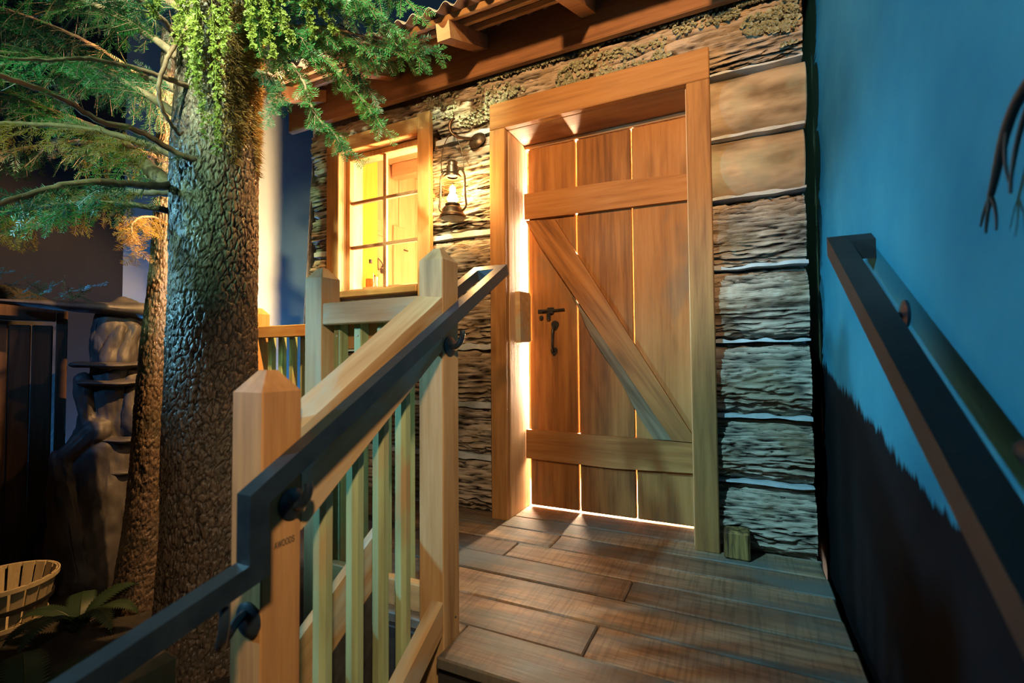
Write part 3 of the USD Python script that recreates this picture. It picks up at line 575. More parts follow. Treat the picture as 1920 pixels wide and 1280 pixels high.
hr = thing('metal_handrail', 'black square-tube metal handrail with a looped top end on the stair railing', 'handrail', (.4575, -1.2, -.4))
top_z = lambda y: 1.198 + .574 * (y + .748)
cl = LineString([(-.748, top_z(-.748) - .0215), (-1.7165, top_z(-1.7165) - .0215), (-1.7165, .500), (-2.02, .434), (-2.75, .28)]).buffer(.0185, cap_style=2, join_style=2)
obj('bar', prism(cl, .440, .475, 'x'), M['steel'], hr)
def plan_bar(poly):
    m = prism(poly, 0, .041, 'z'); v = m.vertices; v[:, 2] += top_z(v[:, 1]) - .0432
    return trimesh.Trimesh(v, m.faces, process=False)
obj('loop_bar', plan_bar([(.4395, -.748), (.335, -.748), (.335, -.975), (.370, -.975), (.370, -.785), (.4395, -.785)]), M['steel'], hr)
for y, z in ((-1.03, .955), (-1.60, .632)):
    b = obj('bracket', tube([(.412, y, z - .058), (.432, y, z - .060), (.450, y, z - .045), (.457, y, z - .012)], .0085, 10, 18), M['steel'], hr)
    obj('flange', lathe([(0, 0), (.030, 0), (.031, .004), (.018, .010), (0, .011)], (.409, y, z - .058), 24, (1, 0, 0)), M['steel'], b)
b = obj('bracket', tube([(.380, -1.668, .385), (.383, -1.688, .386), (.392, -1.715, .374), (.418, -1.745, .376), (.445, -1.762, .398), (.457, -1.765, .46)], .0085, 10, 30), M['steel'], hr)
obj('flange', lathe([(0, 0), (.032, 0), (.033, .005), (.020, .013), (0, .014)], (.378, -1.665, .372), 26, (0, -1, 0)), M['steel'], b)

rr = thing('wooden_handrail', 'flat dark brown handrail mounted on the blue right wall', 'handrail', (1.49, -1.6, .6))
rz = lambda y: 1.182 + .56 * (y + .729)
def rbar(poly, th=.05):
    m = prism(poly, 0, th, 'z'); v = m.vertices; v[:, 2] += rz(v[:, 1]) - th
    return trimesh.Trimesh(v, m.faces, process=False)
obj('bar', rbar([(1.440, -2.9), (1.486, -2.9), (1.486, -.729), (1.440, -.729)]), M['rail_r'], rr)
obj('return_bar', rbar([(1.4865, -.729), (1.539, -.729), (1.539, -.772), (1.4865, -.772)]), M['rail_r'], rr)
for y in (-1.00, -2.2):
    b = obj('bracket', tube([(1.537, y, rz(y) - .085), (1.505, y, rz(y) - .088), (1.475, y, rz(y) - .075), (1.465, y, rz(y) - .045)], .008, 8, 14), M['steel'], rr)
    obj('flange', lathe([(0, 0), (.030, 0), (.030, .005), (.015, .010), (0, .011)], (1.5395, y, rz(y) - .085), 20, (-1, 0, 0)), M['steel'], b)

# ------------------------------------------------------------------ porch fences and the low newel
fe = thing('porch_fence', 'short wooden porch fence under the window with greenish balusters', 'fence', (.03, -.98, 0))
post(fe, -.255, -1.0, -.40, 1.163, 'post')
obj('top_rail', board(-.165, .319, -1.0, -.962, .985, 1.066), M['rail_x'], fe)
obj('back_rail', board(-.165, .319, -.918, -.895, .895, .995), M['batten'], fe)
obj('bottom_rail', board(-.165, .319, -.998, -.962, .040, .128), M['batten'], fe)
for x in (-.150, -.050, .058, .160, .255):
    bb = obj('baluster', board(x, x + .037, -.961, -.919, .03, 1.03, .004), M['baluster'], fe)
    obj('screw', lathe([(0, 0), (.0045, 0), (.004, .002), (0, .0025)], (x + .018, -.9612, .945), 10, (0, -1, 0)), M['chink'], bb)
f2 = thing('side_fence', 'low wooden fence beside the cabin corner with orange-lit post', 'fence', (-1.40, -.13, 0))
post(f2, -1.705, -.20, -.40, 1.158, 'post_rust'); post(f2, -1.18, -.20, -.40, 1.158, 'post_rust')
obj('top_rail', board(-1.615, -1.181, -.199, -.160, 1.00, 1.075), M['batten'], f2)
obj('bottom_rail', board(-1.615, -1.181, -.199, -.160, .05, .13), M['batten'], f2)
for x in (-1.575, -1.475, -1.375, -1.275):
    obj('baluster', board(x, x + .037, -.159, -.120, .03, 1.04, .004), M['baluster'], f2)
lp = thing('newel_post', 'short wooden newel post with a chamfered cap at the foot of the stairs', 'post', (.33, -1.82, -.4))
post(lp, .290, -1.875, -.40, .372, 'post_rust', .085, .034)
sk = thing('stair_skirt', 'dark sloping skirt boards beside the stairs', 'skirting', (.25, -1.5, -.4))
for k in range(4):
    z = .30 - .16 * k
    obj('plank', prism([(-1.74, z - .33), (-1.10, z + .07), (-1.10, z - .085), (-1.74, z - .485)], .20, .225, 'x'), M['rail_s' if k < 1 else 'dark_board'], sk)

# ------------------------------------------------------------------ conifers
def unit(v): return v / np.maximum(np.linalg.norm(v, axis=-1, keepdims=True), 1e-9)
def needle_mesh(P, D, N, Ln, spacing=.0070, nl=.027, nw=.0040, fwd=.55, jit=.22):
    """Flat two-rowed needles along straight twigs: P start, D direction, N twig-plane normal, Ln length (arrays)."""
    V, Fc = [], []; base = 0
    for p, d, n, L in zip(P, D, N, Ln):
        k = max(3, int(L / spacing)); t = (np.arange(k) + rng.uniform(0, 1)) / k
        s = np.cross(n, d); s /= np.linalg.norm(s) + 1e-9
        for sg in (-1, 1):
            prof = np.clip(.55 + 1.4 * t, 0, 1) * np.clip(1.15 - .75 * t ** 3, .3, 1)
            l = nl * prof * rng.uniform(.8, 1.15, k)
            dr = unit(d * fwd + sg * s * .85 + n * rng.normal(.05, jit, (k, 1)) + rng.normal(0, .08, (k, 3)))
            o = p + d * (t * L)[:, None]
            w = unit(np.cross(dr, n)) * nw * .5
            q = np.stack([o, o + dr * (l * .45)[:, None] + w, o + dr * l[:, None], o + dr * (l * .45)[:, None] - w], 1)
            V.append(q.reshape(-1, 3)); i = base + np.arange(k)[:, None] * 4
            Fc.append(np.concatenate([i + [0, 1, 2], i + [0, 2, 3]], 0)); base += 4 * k
    return np.vstack(V), np.vstack(Fc)
def stem_mesh(A, Bp, r):
    A, Bp = np.asarray(A), np.asarray(Bp); d = unit(Bp - A); ref = np.where(np.abs(d[:, 2:3]) > .9, [[1.0, 0, 0]], [[0, 0, 1.0]])
    s = unit(np.cross(d, ref)); u = np.cross(s, d); r = np.broadcast_to(r, (len(A),))[:, None]; V = []
    for a in (0, 2.094, 4.189):
        o = math.cos(a) * s + math.sin(a) * u; V += [A + o * r, Bp + o * r * .6]
    V = np.stack(V, 1).reshape(-1, 3); i = np.arange(len(A))[:, None] * 6
    return V, np.concatenate([i + q for q in ([0, 2, 3], [0, 3, 1], [2, 4, 5], [2, 5, 3], [4, 0, 1], [4, 1, 5])], 0)
def spray(o, d, n, L, acc, stems, droop=.25, dens=.05):
    """A flat conifer spray: a drooping main twig with paired side twigs, appended to acc as straight pieces."""
    seg = max(3, int(L / .045)); p = np.array(o, float); d = unit(np.array(d, float)); n = unit(n - np.dot(n, d) * d); side = 1
    step = L / seg
    for i in range(seg):
        t = (i + .5) / seg
        acc.append((p, d, n, step * 1.02)); stems.append((p, p + d * step, .0016))
        if i < seg - 1:
            for k in range(max(1, int(step / dens))):
                side = -side; q = p + d * step * (k + .5) / max(1, int(step / dens))
                sd = np.cross(n, d) * side; ll = (L * .55 * (1 - t) ** .7 + .02) * rng.uniform(.75, 1.2)
                ld = unit(d * .72 + sd * .70 + n * rng.normal(0, .10) + np.array([0, 0, -droop * .3]))
                acc.append((q, ld, unit(n + rng.normal(0, .12, 3)), ll)); stems.append((q, q + ld * ll, .0011))
        p = p + d * step
        d = unit(d + np.array([0, 0, -droop]) * step / .1 * .35 + rng.normal(0, .04, 3)); n = unit(n - np.dot(n, d) * d)
def spline(pts, k=40):
    from scipy.interpolate import CubicSpline
    pts = np.array(pts, float); t = np.concatenate([[0], np.cumsum(np.linalg.norm(np.diff(pts, axis=0), axis=1))])
    return CubicSpline(t, pts)(np.linspace(0, t[-1], k))
def bough(parent, pts, r0, r1, sprays, mat='needle', L=(.11, .19), droop=.6, spread=.9, start=.15, hang=.35, dens=.05, extra=0, face=None, **kw):
    """A branch (one part) with its needles (a sub-part)."""
    c = spline(pts); n = len(c)
    wood_ = tube(c + rng.normal(0, .0015, c.shape), np.linspace(r0, r1, n), 9)
    acc, stems = [], []
    for k in range(sprays):
        t = start + (1 - start) * (k + rng.uniform(0, 1)) / sprays; i = min(int(t * (n - 1)), n - 2)
        d = unit(c[min(i + 2, n - 1)] - c[max(i - 2, 0)]); sd = unit(np.cross(d, [0, 0, 1.0])) * (1 if k % 2 else -1)
        dr = unit(d * .75 + sd * spread * rng.uniform(.4, 1.1) + np.array([0, 0, -hang * rng.uniform(.3, 1.6)]) + rng.normal(0, .15, 3))
        nn = np.array([0, 0, 1.0]) if face is None else np.array(face, float)
        spray(c[i], dr, unit(nn + rng.normal(0, .35, 3)), rng.uniform(*L) * (1 - .25 * t), acc, stems, droop, dens)
    spray(c[-1], unit(c[-1] - c[-3]), np.array([0, 0, 1.0]) if face is None else np.array(face, float), L[1], acc, stems, droop, dens)
    b = obj('branch', wood_, M['twig'], parent, smooth=True, **kw)
    acc = [q for q in acc if np.linalg.norm(q[0] - [-.62, -.53, 2.47]) > .19]
    P, D, N, Ln = (np.array(a) for a in zip(*acc))
    obj('needles', needle_mesh(P, D, N, Ln), M[mat], b, smooth=False, kind='stuff')
    A, Bp, R = (np.array(a) for a in zip(*stems))
    obj('twigs', stem_mesh(A, Bp, R), M['twig'], b, smooth=False, kind='stuff')
def trunk_mesh(path_, radii, nu, nv, seed, amp, flare=0.0):
    c = spline(path_, nu); r = np.interp(np.linspace(0, 1, nu), np.linspace(0, 1, len(radii)), radii)
    a = np.linspace(0, 2 * np.pi, nv, endpoint=False); Z, A = np.meshgrid(np.arange(nu), a, indexing='ij')
    ar = A * r[Z]; h = c[:, 2][Z]
    cx, cy = np.cos(A) * r[Z], np.sin(A) * r[Z]
    q = np.stack([cx, cy, h * .42], -1)
    # scaly plates: cellular pattern
    cell = 52.0; pq = q * cell + .7 * (np.stack([meshkit.noise(q * 55 + 9 * k, seed + k) for k in range(3)], -1) - .5)
    base = np.floor(pq).astype(int); best = np.full(Z.shape, 9.0); sec = np.full(Z.shape, 9.0); idv = np.zeros(Z.shape)
    for dx in (-1, 0, 1):
        for dy in (-1, 0, 1):
            for dz in (-1, 0, 1):
                b = base + [dx, dy, dz]; hsh = (b[..., 0] * 73856093 ^ b[..., 1] * 19349663 ^ b[..., 2] * 83492791 ^ seed * 7919) & 0x7fffffff
                j = np.stack([((hsh * 1103515245 + 12345 * (m + 1) * 7 ** m) >> (5 + m)) % 1000 / 1000.0 for m in range(3)], -1)
                dd = np.linalg.norm(b + j - pq, axis=-1)
                nb = dd < best; sec = np.where(nb, best, np.minimum(sec, dd)); idv = np.where(nb, (hsh >> 4) % 997 / 997.0, idv); best = np.where(nb, dd, best)
    crack = np.clip((sec - best) / .16, 0, 1)
    big = meshkit.fbm(q * 6, 3, seed + 3) - .5
    ridge = crack * (.55 + .45 * idv)
    disp = .8 * amp * (ridge - .5) + amp * 1.6 * big + amp * .5 * (meshkit.fbm(q * 160, 2, seed) - .5)
    k = 1 + disp / r[Z]
    v = np.stack([c[:, 0][Z] + cx * k, c[:, 1][Z] + cy * k, c[:, 2][Z]], -1).reshape(-1, 3)
    f = grid_faces(nu, nv, True)[:, ::-1]
    return (v, f), np.stack([ridge.ravel(), np.full(ridge.size, .5)], 1)

tr = thing('conifer_tree', 'large rough-barked conifer with a mossy trunk and green boughs overhanging the porch', 'tree', (-.89, -.93, -.4), group='conifers around the cabin')
(m, uv) = trunk_mesh([(-.88, -.918, -.45), (-.890, -.933, .2), (-.896, -.943, .8), (-.893, -.939, 1.3), (-.894, -.940, 1.76), (-.886, -.927, 2.26), (-.882, -.921, 2.9)], [.245, .195, .176, .170, .168, .162, .15], 760, 320, 5, .011)
obj('trunk', m, M['trunk'], tr, smooth=True, uv=uv)
bough(tr, [(-.803, -1.079, 1.691), (-.818, -1.209, 1.713), (-.813, -1.311, 1.727), (-.801, -1.407, 1.706), (-.785, -1.502, 1.725), (-.764, -1.59, 1.723), (-.737, -1.67, 1.706), (-.70, -1.78, 1.69)], .013, .007, 7, 'needle', start=.05, hang=.2, L=(.08, .14), label='long bare drooping branch left of the trunk')
bough(tr, [(-.968, -1.03, 1.57), (-1.19, -1.058, 1.736), (-1.409, -1.10, 1.899), (-1.658, -1.18, 2.021), (-1.916, -1.30, 2.155)], .040, .012, 31, 'needle', start=.12, hang=.55, L=(.16, .28), droop=.45, face=(.55, -.75, .35))
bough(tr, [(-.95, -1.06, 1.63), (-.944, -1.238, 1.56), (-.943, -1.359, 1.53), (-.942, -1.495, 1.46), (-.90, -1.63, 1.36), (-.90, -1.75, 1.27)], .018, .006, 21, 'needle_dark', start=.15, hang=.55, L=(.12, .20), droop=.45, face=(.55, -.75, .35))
bough(tr, [(-.96, -1.05, 1.60), (-1.10, -1.15, 1.58), (-1.24, -1.24, 1.56), (-1.38, -1.33, 1.50), (-1.46, -1.42, 1.44)], .022, .006, 24, 'needle_lamplit', start=.2, hang=.55, L=(.14, .25), droop=.45, face=(.55, -.75, .35))
bough(tr, [(-.98, -1.05, 1.93), (-1.217, -1.114, 2.09), (-1.381, -1.241, 2.17), (-1.50, -1.38, 2.17), (-1.55, -1.52, 2.12)], .020, .006, 21, 'needle', start=.2, hang=.55, L=(.14, .24), face=(.55, -.75, .35))
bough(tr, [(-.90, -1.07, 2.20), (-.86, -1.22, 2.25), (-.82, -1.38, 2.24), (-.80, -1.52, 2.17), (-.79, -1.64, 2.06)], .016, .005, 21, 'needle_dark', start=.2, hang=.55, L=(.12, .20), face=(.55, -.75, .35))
bough(tr, [(-.92, -1.07, 2.40), (-1.0, -1.24, 2.46), (-1.05, -1.42, 2.42), (-1.08, -1.62, 2.32)], .016, .005, 21, 'needle', start=.15, hang=.55, L=(.14, .24), face=(.55, -.75, .35))
bough(tr, [(-.86, -1.07, 2.02), (-.83, -1.24, 1.98), (-.83, -1.42, 1.93), (-.80, -1.56, 1.84), (-.78, -1.68, 1.78)], .012, .004, 14, 'needle', start=.3, hang=.55, L=(.10, .17), face=(.55, -.75, .35))
bough(tr, [(-.882, -1.10, 1.80), (-.848, -1.159, 1.824), (-.819, -1.211, 1.879), (-.80, -1.218, 1.977), (-.80, -1.176, 2.109), (-.836, -1.10, 2.255)], .007, .009, 0, 'needle', L=(.02, .03), label='crooked bare twig beside the trunk')
# boughs over the porch, hanging to the right
bough(tr, [(-.80, -.96, 2.30), (-.636, -.832, 2.32), (-.484, -.728, 2.36), (-.353, -.62, 2.335), (-.244, -.55, 2.32), (-.16, -.50, 2.315)], .014, .004, 39, 'needle', hang=.75, L=(.12, .20), droop=.7, face=(.5, -.8, .3), start=.1)
bough(tr, [(-.80, -.90, 2.24), (-.594, -.79, 2.19), (-.52, -.775, 2.08), (-.483, -.76, 1.97), (-.42, -.73, 1.89), (-.375, -.70, 1.835)], .012, .003, 30, 'needle', hang=.5, L=(.08, .14), droop=.5, face=(.5, -.8, .2), start=.1)
bough(tr, [(-.80, -.86, 2.36), (-.558, -.70, 2.30), (-.457, -.62, 2.19), (-.385, -.57, 2.10), (-.325, -.53, 2.01)], .011, .003, 30, 'needle', hang=.45, L=(.09, .15), droop=.5, face=(.5, -.8, .2), start=.1)
bough(tr, [(-.80, -.95, 2.44), (-.543, -.82, 2.48), (-.318, -.73, 2.48), (-.216, -.64, 2.42), (-.165, -.57, 2.36)], .012, .004, 39, 'needle', hang=.85, L=(.12, .22), droop=.8, face=(.5, -.8, .3), start=.1)
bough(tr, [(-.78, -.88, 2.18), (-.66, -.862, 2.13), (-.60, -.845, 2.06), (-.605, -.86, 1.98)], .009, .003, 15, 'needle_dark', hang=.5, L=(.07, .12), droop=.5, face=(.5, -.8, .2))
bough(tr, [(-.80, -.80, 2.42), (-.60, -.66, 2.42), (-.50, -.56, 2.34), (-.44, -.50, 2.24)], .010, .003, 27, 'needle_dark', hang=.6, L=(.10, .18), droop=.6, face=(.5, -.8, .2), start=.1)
bough(tr, [(-.82, -1.00, 2.50), (-.66, -.96, 2.56), (-.50, -.90, 2.55), (-.36, -.84, 2.50)], .012, .004, 33, 'needle', hang=.9, L=(.14, .24), droop=.8, face=(.5, -.8, .3), start=.05)
bough(tr, [(-1.02, -1.0, 1.75), (-1.25, -1.15, 1.86), (-1.50, -1.35, 1.88), (-1.75, -1.60, 1.80)], .018, .005, 27, 'needle_lamplit', start=.1, hang=.55, L=(.18, .30), droop=.45, face=(.55, -.75, .35))
bough(tr, [(-1.0, -1.05, 2.2), (-1.20, -1.25, 2.36), (-1.35, -1.50, 2.38), (-1.48, -1.75, 2.28)], .018, .005, 27, 'needle', start=.1, hang=.55, L=(.16, .28), droop=.45, face=(.55, -.75, .35))
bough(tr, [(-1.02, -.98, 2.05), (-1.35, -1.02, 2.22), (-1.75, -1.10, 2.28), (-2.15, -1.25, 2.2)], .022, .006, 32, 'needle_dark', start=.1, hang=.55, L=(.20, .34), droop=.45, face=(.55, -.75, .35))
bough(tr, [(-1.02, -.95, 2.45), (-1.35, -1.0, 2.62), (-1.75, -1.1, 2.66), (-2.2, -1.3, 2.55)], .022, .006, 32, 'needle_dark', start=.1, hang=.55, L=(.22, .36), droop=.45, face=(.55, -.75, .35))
bough(tr, [(-.98, -1.08, 1.50), (-1.12, -1.28, 1.50), (-1.22, -1.46, 1.44), (-1.28, -1.62, 1.36)], .014, .004, 17, 'needle', start=.15, hang=.55, L=(.14, .24), droop=.45, face=(.55, -.75, .35))
bough(tr, [(-.78, -.92, 2.36), (-.62, -.80, 2.38), (-.47, -.68, 2.40), (-.34, -.58, 2.38), (-.22, -.52, 2.36)], .010, .003, 26, 'needle_dark', hang=.8, L=(.12, .20), droop=.6, face=(.5, -.8, .3), start=.05)
bough(tr, [(-.80, -1.0, 2.36), (-.68, -.93, 2.36), (-.56, -.86, 2.32), (-.47, -.80, 2.25)], .010, .003, 20, 'needle', hang=.7, L=(.10, .17), droop=.6, face=(.5, -.8, .3), start=.1)
bough(tr, [(-.80, -.98, 2.52), (-.60, -.88, 2.60), (-.38, -.78, 2.60), (-.20, -.70, 2.54), (-.10, -.66, 2.46)], .012, .003, 28, 'needle', hang=.9, L=(.14, .22), droop=.8, face=(.5, -.8, .3), start=.1)
# feathery yellow-green strands hanging over the trunk
def strand(parent, a, b, seed):
    c = spline([a, tuple(np.array(a) * .55 + np.array(b) * .45 + rng.normal(0, .012, 3)), b], 30); P, D, N, Ln = [], [], [], []; ss = [(c[i], c[i + 1], .0016) for i in range(29)]
    for i in range(1, 29):
        d = unit(c[min(i + 1, 29)] - c[i - 1])
        for k in range(3):
            o = unit(np.cross(d, rng.normal(0, 1, 3))); dr = unit(d * .8 + o * .75); l = rng.uniform(.025, .06) * (1 - .35 * i / 29)
            P.append(c[i]); D.append(dr); N.append(unit(np.array([.5, -.8, .2]) + rng.normal(0, .5, 3))); Ln.append(l); ss.append((c[i], c[i] + dr * l, .0008))
    b_ = obj('hanging_strand', needle_mesh(P, D, N, Ln, .0056, .0125, .0062, .6, .6), M['frond'], parent, smooth=False, label='hanging feathery yellow-green strand')
    A, Bp, R = (np.array(q) for q in zip(*ss)); obj('stems', stem_mesh(A, Bp, R), M['frond'], b_, smooth=False)
for a, b in (((-.755, -1.195, 2.45), (-.755, -1.19, 2.10)), ((-.72, -1.165, 2.45), (-.715, -1.16, 1.98)), ((-.69, -1.15, 2.45), (-.685, -1.14, 1.90)), ((-.664, -1.146, 2.45), (-.668, -1.125, 1.72)), ((-.650, -1.12, 2.3), (-.640, -1.10, 1.67)),
             ((-.625, -1.08, 2.5), (-.625, -1.075, 2.10)), ((-.59, -1.04, 2.5), (-.575, -1.00, 2.16)), ((-.56, -.99, 2.5), (-.54, -.93, 2.14)), ((-.53, -.95, 2.5), (-.49, -.87, 2.22)), ((-.49, -.90, 2.55), (-.43, -.81, 2.26)), ((-.79, -1.24, 2.45), (-.80, -1.25, 2.2)), ((-.45, -.86, 2.6), (-.36, -.76, 2.3))):
    strand(tr, a, b, 0)
# orange moss on the trunk's upper right flank
mv, mf = [], []
for k in range(9000):
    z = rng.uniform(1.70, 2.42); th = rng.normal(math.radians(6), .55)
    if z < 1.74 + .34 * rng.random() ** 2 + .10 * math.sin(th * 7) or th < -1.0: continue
    r_ = .168; p = np.array([-.892 + math.cos(th) * r_, -.938 + math.sin(th) * r_, z]); nrm = np.array([math.cos(th), math.sin(th), .1])
    d = unit(np.array([0, 0, -1.0]) + rng.normal(0, .55, 3) + nrm * .5); L = rng.uniform(.012, .034); w = unit(np.cross(d, rng.normal(0, 1, 3))) * .0022
    b = len(mv); q = p + nrm * .002; mv += [q - w, q + w, q + d * L + nrm * .008]; mf.append((b, b + 1, b + 2))
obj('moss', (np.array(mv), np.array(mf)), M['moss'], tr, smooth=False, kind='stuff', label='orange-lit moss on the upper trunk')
t2 = thing('conifer_tree', 'thin rough trunk of a second conifer just left of the big one', 'tree', (-1.63, -.81, -.4), group='conifers around the cabin')
(m, uv) = trunk_mesh([(-1.64, -.83, -.45), (-1.632, -.815, .2), (-1.622, -.805, .93), (-1.609, -.78, 1.43), (-1.603, -.769, 1.80), (-1.60, -.76, 2.7)], [.14, .088, .062, .050, .045, .035], 420, 96, 11, .009)
obj('trunk', m, M['trunk'], t2, smooth=True, uv=uv)
bough(t2, [(-1.60, -.80, 1.62), (-1.52, -.90, 1.60), (-1.46, -.98, 1.55), (-1.40, -1.02, 1.46)], .008, .003, 16, 'needle_lamplit', hang=.9, L=(.10, .18))
bough(t2, [(-1.60, -.80, 1.95), (-1.70, -1.0, 1.98), (-1.85, -1.2, 1.92), (-2.0, -1.4, 1.8)], .014, .004, 28, 'needle_dark', hang=.8, L=(.16, .26))
bough(t2, [(-1.60, -.78, 2.25), (-1.55, -1.0, 2.35), (-1.52, -1.25, 2.36), (-1.45, -1.45, 2.3)], .014, .004, 32, 'needle_dark', hang=.8, L=(.18, .28))

# a dark conifer behind, whose crown shows above the roof edge and at the far left
t3 = thing('conifer_tree', 'dark conifer crown showing above the corrugated roof edge', 'tree', (-1.9, .55, -.4), group='conifers around the cabin')
(m, uv) = trunk_mesh([(-1.95, .5, -.45), (-1.93, .52, 1.0), (-1.9, .55, 2.4), (-1.88, .57, 3.6)], [.09, .075, .06, .04], 200, 60, 23, .006)
obj('trunk', m, M['trunk'], t3, smooth=True, uv=uv)
for a, z in ((0, 3.0), (-.7, 2.95), (.8, 3.1), (-1.3, 3.1), (.3, 3.3), (-.4, 3.35)):
    d = np.array([math.cos(a), math.sin(a), 0])
    bough(t3, [np.array([-1.89, .56, z]), np.array([-1.89, .56, z + .08]) + d * .3, np.array([-1.89, .56, z + .05]) + d * .65, np.array([-1.89, .56, z - .05]) + d * 1.0], .014, .004, 16, 'needle_dark', hang=.6, L=(.18, .3), dens=.035)

# ------------------------------------------------------------------ gnarled stump, old door, basket, ferns on the left
def blob(pts_r, seed, amp=.02, freq=7, pitch=.014):
    parts = []
    for a, ra, b, rb in pts_r:
        s0 = manifold3d.Manifold.sphere(1.0, 20).scale(ra if np.ndim(ra) else (ra,) * 3).translate(a); s1 = manifold3d.Manifold.sphere(1.0, 20).scale(rb if np.ndim(rb) else (rb,) * 3).translate(b)
        parts.append(manifold3d.Manifold.batch_hull([s0, s1]))
    u = manifold3d.Manifold.batch_boolean(parts, manifold3d.OpType.Add).refine_to_length(pitch * 1.6).to_mesh()
    m = trimesh.Trimesh(u.vert_properties[:, :3], u.tri_verts, process=True)
    trimesh.smoothing.filter_taubin(m, iterations=8)
    v = m.vertices; n = m.vertex_normals
    m.vertices = v + n * ((meshkit.fbm(v * np.array([1, 1, .45]) * freq, 4, seed) - .5) * 2 * amp)[:, None]
    return m
e1 = np.array([.365, .931, 0]); e2 = np.array([.916, -.40, 0])        # along the stump's face (rightwards), towards the viewer
O = np.array([-2.26, -.75, 0])
def sp(u, z, f=0.0): return tuple(O + e1 * u + e2 * f + np.array([0, 0, z]))
su = thing('hollow_stump', 'dark gnarled hollow stump with jutting shelf ledges beside the old door', 'tree stump', sp(0, -.4))
obj('body', blob([(sp(.02, -.35), (.26, .26, .2), sp(.02, .3), (.20, .20, .2)), (sp(.06, .3), .17, sp(.06, .75), .14), (sp(.06, .75), .14, sp(.08, 1.12), .12), (sp(-.05, -.35, .1), .16, sp(-.17, .30, .08), .07),
                  (sp(-.17, .30, .1), .05, sp(-.02, .46, .12), .08), (sp(.16, .0, .05), .12, sp(.18, .5, .05), .06), (sp(-.06, .45, .1), .05, sp(-.09, .75, .08), .04), (sp(.13, .45, .14), .05, sp(.14, .78, .1), .045),
                  (sp(.10, .86, .12), .05, sp(.14, 1.05, .10), .04), (sp(.02, .85, .12), .04, sp(.08, 1.06, .10), .03)], 3, .05, 9, .012), M['stump'], su, smooth=True)
for k, (z, a0, a1, wd) in enumerate(((.84, -.10, .20, .07), (.735, -.07, .22, .065), (.40, .02, .20, .06), (.215, .00, .20, .06))):
    obj('shelf_ledge', blob([(sp(a0, z, .13), (.05, .05, .018), sp((a0 + a1) / 2, z - .01, .17), (wd, wd, .02)), (sp((a0 + a1) / 2, z - .01, .17), (wd, wd, .02), sp(a1, z, .12), (.05, .05, .018))], 30 + k, .006, 14, .012), M['stump'], su, smooth=True)
obj('flat_slab', blob([(sp(-.42, 1.185, .05), (.05, .05, .014), sp(.0, 1.17, .10), (.10, .10, .035)), (sp(.0, 1.17, .10), (.10, .10, .035), sp(.18, 1.165, .10), (.06, .08, .05))], 41, .006, 9, .014), M['stump'], su, smooth=True, label='flat slab lying across the stump top')
od = thing('old_door', 'dim brown plank door half hidden in the dark at the far left', 'door', (-2.435, -.92, -.4))
e3 = unit(np.array([.07, .191, 0])); e4 = np.array([.939, -.344, 0])
def dpl(u0, u1, f0, f1, z0, z1):
    m = board(u0, u1, f0, f1, z0, z1, .005); T = np.eye(4); T[:3, 0], T[:3, 1], T[:3, 3] = e3, e4, (-2.51, -1.04, 0); m.apply_transform(T); m.fix_normals(); return m
for u in (-.135, -.043, .049):
    obj('plank', dpl(u, u + .088, -.015, .015, -.36, 1.07), M['dark_door'], od)
obj('frame_board', dpl(.150, .20, -.03, .05, -.38, 1.20), M['dark_door'], od); obj('frame_board', dpl(-.25, -.14, -.03, .05, -.38, 1.20), M['dark_door'], od)
obj('frame_head', dpl(-.25, .149, -.03, .05, 1.095, 1.20), M['dark_door'], od)
hut = thing('hut_bank', 'dark earthen bank behind the old door, topped with dark foliage', 'bank', (-3.05, -1.2, -.4))
obj('earth', blob([((-3.08, -1.9, -.3), (.28, .6, .4), (-3.06, -1.9, 1.05), (.22, .5, .25)), ((-3.06, -1.0, -.3), (.24, .4, .4), (-3.04, -1.0, 1.15), (.18, .35, .2))], 77, .04, 3, .05), M['dirt'], hut, smooth=True)
acc, stm = [], []
for k in range(60):
    p = np.array([-2.72 + rng.uniform(-.3, .2), rng.uniform(-2.0, -.62), 1.24 + rng.uniform(0, .10)])
    spray(p, unit(np.array([.8, rng.normal(0, .6), rng.uniform(-.2, .7)])), unit(np.array([.2, 0, 1]) + rng.normal(0, .4, 3)), rng.uniform(.10, .2), acc, stm, .5, .03)
P, D, N, Ln = (np.array(a) for a in zip(*acc)); obj('foliage', needle_mesh(P, D, N, Ln, .006, .018, .004), M['needle_dark'], hut, smooth=False, kind='stuff')

bk = thing('slatted_basket', 'round slatted wooden basket standing on the dark ground at lower left', 'basket', (-1.99, -1.26, -.42))
bc, NB = np.array([-1.99, -1.26, -.41]), 22
for k in range(NB):
    a = 2 * np.pi * k / NB; w = 2 * np.pi / NB * .40
    def pt(r, z, da): return bc + [math.cos(a + da) * r, math.sin(a + da) * r, z]
    pts = [pt(r, z, da) for r, z in ((.155, .0), (.148, .0), (.205, .235), (.197, .235)) for da in (-w, w)]
    obj('stave', hull(pts), M['stave'], bk)
for z, r in ((.04, .166), (.125, .186), (.225, .205)):
    a = np.linspace(0, 2 * np.pi, 41); obj('hoop', lathe([(r, -.010), (r + .006, -.010), (r + .0075, .010), (r + .0015, .010), (r, -.010)], bc + [0, 0, z], 48), M['iron' if z > .1 and z < .2 else 'stave'], bk)
obj('base', lathe([(0, .004), (.150, .004), (.152, .014), (0, .014)], bc, 32), M['stave'], bk)

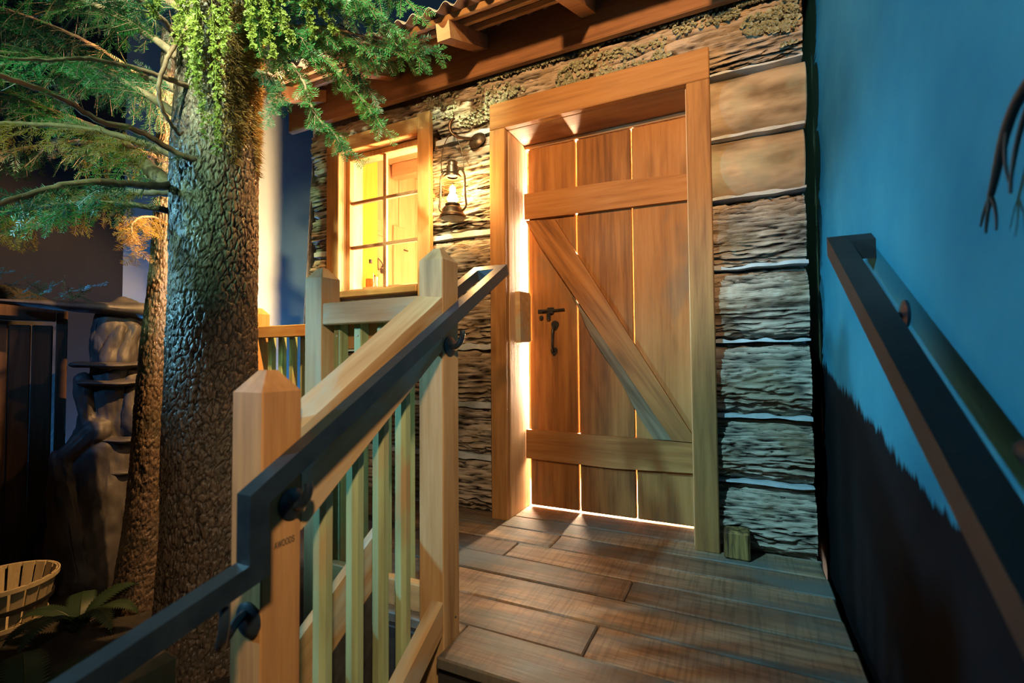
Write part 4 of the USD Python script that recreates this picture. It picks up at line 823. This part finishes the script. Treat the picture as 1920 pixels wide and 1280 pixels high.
def fern(c, n, L, seed, label):
    t = thing('fern', label, 'fern', c, group='ferns on the ground below the porch')
    for k in range(n):
        a = 2 * np.pi * k / n + rng.uniform(-.3, .3); d = np.array([math.cos(a), math.sin(a), 0]); l = L * rng.uniform(.8, 1.15)
        pts = spline([np.array(c), np.array(c) + d * l * .30 + [0, 0, l * .45], np.array(c) + d * l * .68 + [0, 0, l * .52], np.array(c) + d * l + [0, 0, l * .25]], 34)
        P, D, N, V, Fc = [], [], [], [], []
        for i in range(3, 33):
            dd = unit(pts[i + 1] - pts[i - 1]); nn = unit(np.cross(np.cross(dd, [0, 0, 1.0]), dd)); s = unit(np.cross(dd, nn)); tt = i / 33
            ll = L * .24 * math.sin(math.pi * min(1, tt * .9 + .12)) ** .8
            for sg in (-1, 1):
                dr = unit(s * sg + dd * .35 - nn * .15); w = dd * (.0055 + .004 * (1 - tt)); b = len(V)
                V += [pts[i] - w, pts[i] + w, pts[i] + dr * ll * .6 + w * .8, pts[i] + dr * ll, pts[i] + dr * ll * .6 - w * .8]; Fc += [(b, b + 1, b + 2), (b, b + 2, b + 4), (b + 2, b + 3, b + 4)]
        f = obj('frond', tube(pts, np.linspace(.003, .001, 34), 5), M['fern'], t); obj('leaflets', (np.array(V), np.array(Fc)), M['fern'], f, smooth=False)
fern((-1.0, -1.50, -.40), 7, .33, 1, 'dark fern growing on the ground in front of the big tree trunk')
fern((-.46, -1.62, -.40), 7, .32, 2, 'low fern in front, half hidden under the metal handrail at lower left')
fern((-1.58, -1.12, -.41), 7, .27, 3, 'dark fern between the slatted basket and the thin tree trunk')

# dead branch hanging against the right wall; twig below it
db = thing('dead_branch', 'dark dead forked branch hanging against the blue wall at far right', 'branch', (1.50, -1.6, 1.3))
main = [(1.517, -1.66, 1.185), (1.515, -1.612, 1.165), (1.511, -1.556, 1.151), (1.510, -1.523, 1.129), (1.511, -1.491, 1.09), (1.511, -1.470, 1.059)]
obj('stem', tube(main, [.008, .007, .006, .0055, .0048, .0036], 8, 30), M['rail_r'], db, smooth=True)
for q, r_ in (([(1.511, -1.470, 1.060), (1.509, -1.459, 1.046), (1.508, -1.448, 1.026)], .0024), ([(1.511, -1.470, 1.060), (1.508, -1.469, 1.038), (1.509, -1.459, 1.015)], .0030), ([(1.511, -1.470, 1.060), (1.511, -1.481, 1.038), (1.511, -1.481, 1.013)], .0026),
              ([(1.514, -1.600, 1.150), (1.511, -1.556, 1.123), (1.512, -1.535, 1.10), (1.511, -1.523, 1.07), (1.509, -1.523, 1.047)], .0036), ([(1.510, -1.523, 1.129), (1.510, -1.512, 1.09), (1.512, -1.513, 1.063)], .0026)):
    obj('twig', tube(q, np.linspace(r_, r_ * .5, len(q)), 7, 10), M['rail_r'], db, smooth=True)
tag(obj('dry_tuft', blob([((1.512, -1.520, .752), (.008, .012, .009), (1.515, -1.60, .722), (.012, .03, .014))], 5, .008, 60, .005), M['rail_r'], smooth=True), label='small dark dry tuft against the right wall beside the handrail', cat='plant tuft')
tag(obj('red_indicator', lathe([(0, -.006), (.012, -.004), (.012, .004), (0, .008)], (-2.57, -1.16, 1.62), 16, (.9, -.4, 0)), M['red_led']), label='tiny red indicator light in the dark at the far left edge', cat='lamp')

can = thing('spotlight_can', 'unseen black lamp can under the eave, placed to light the trunk and boughs', 'lamp', (-.52, -.50, 2.5))  # unseen housing placed around the eave light to shield its glare
dcan = unit(np.array([-1.5, .25, -.6]))
pc = np.array([-.565, -.515, 2.50])
obj('shade', lathe([(.038, -.030), (.040, .030), (.044, .030), (.042, -.034), (.0, -.040), (0, -.036), (.038, -.030)][::-1], pc, 24, dcan), M['iron'], can)
obj('stem', tube([pc - dcan * .04, pc - dcan * .06 + np.array([0, .03, .03]), (-.50, -.42, 2.49)], .006, 8), M['iron'], can)

fl_ = thing('floodlight', 'unseen black lamp on a pole behind the big trunk, placed to light the backdrop', 'lamp', (-2.30, .13, -.4))  # unseen lamp stand, placed to carry the backdrop light and its flaps
obj('pole', tube([(-2.30, .14, -.42), (-2.30, .14, 1.62)], .008, 8), M['iron'], fl_)
obj('yoke', board(-2.31, -2.29, .104, .15, 1.570, 1.590, .002), M['iron'], fl_)
obj('flap', board(-2.362, -2.358, .163, .30, 1.30, 1.98, .001), M['iron'], fl_)  # placed to cut the right edge of the lit backdrop strip
obj('flap_arm', board(-2.36, -2.30, .160, .166, 1.60, 1.61, .001), M['iron'], fl_)
obj('flap', board(-2.362, -2.358, -.12, .117, 1.30, 1.98, .001), M['iron'], fl_)  # placed to keep the beam off the backdrop at left
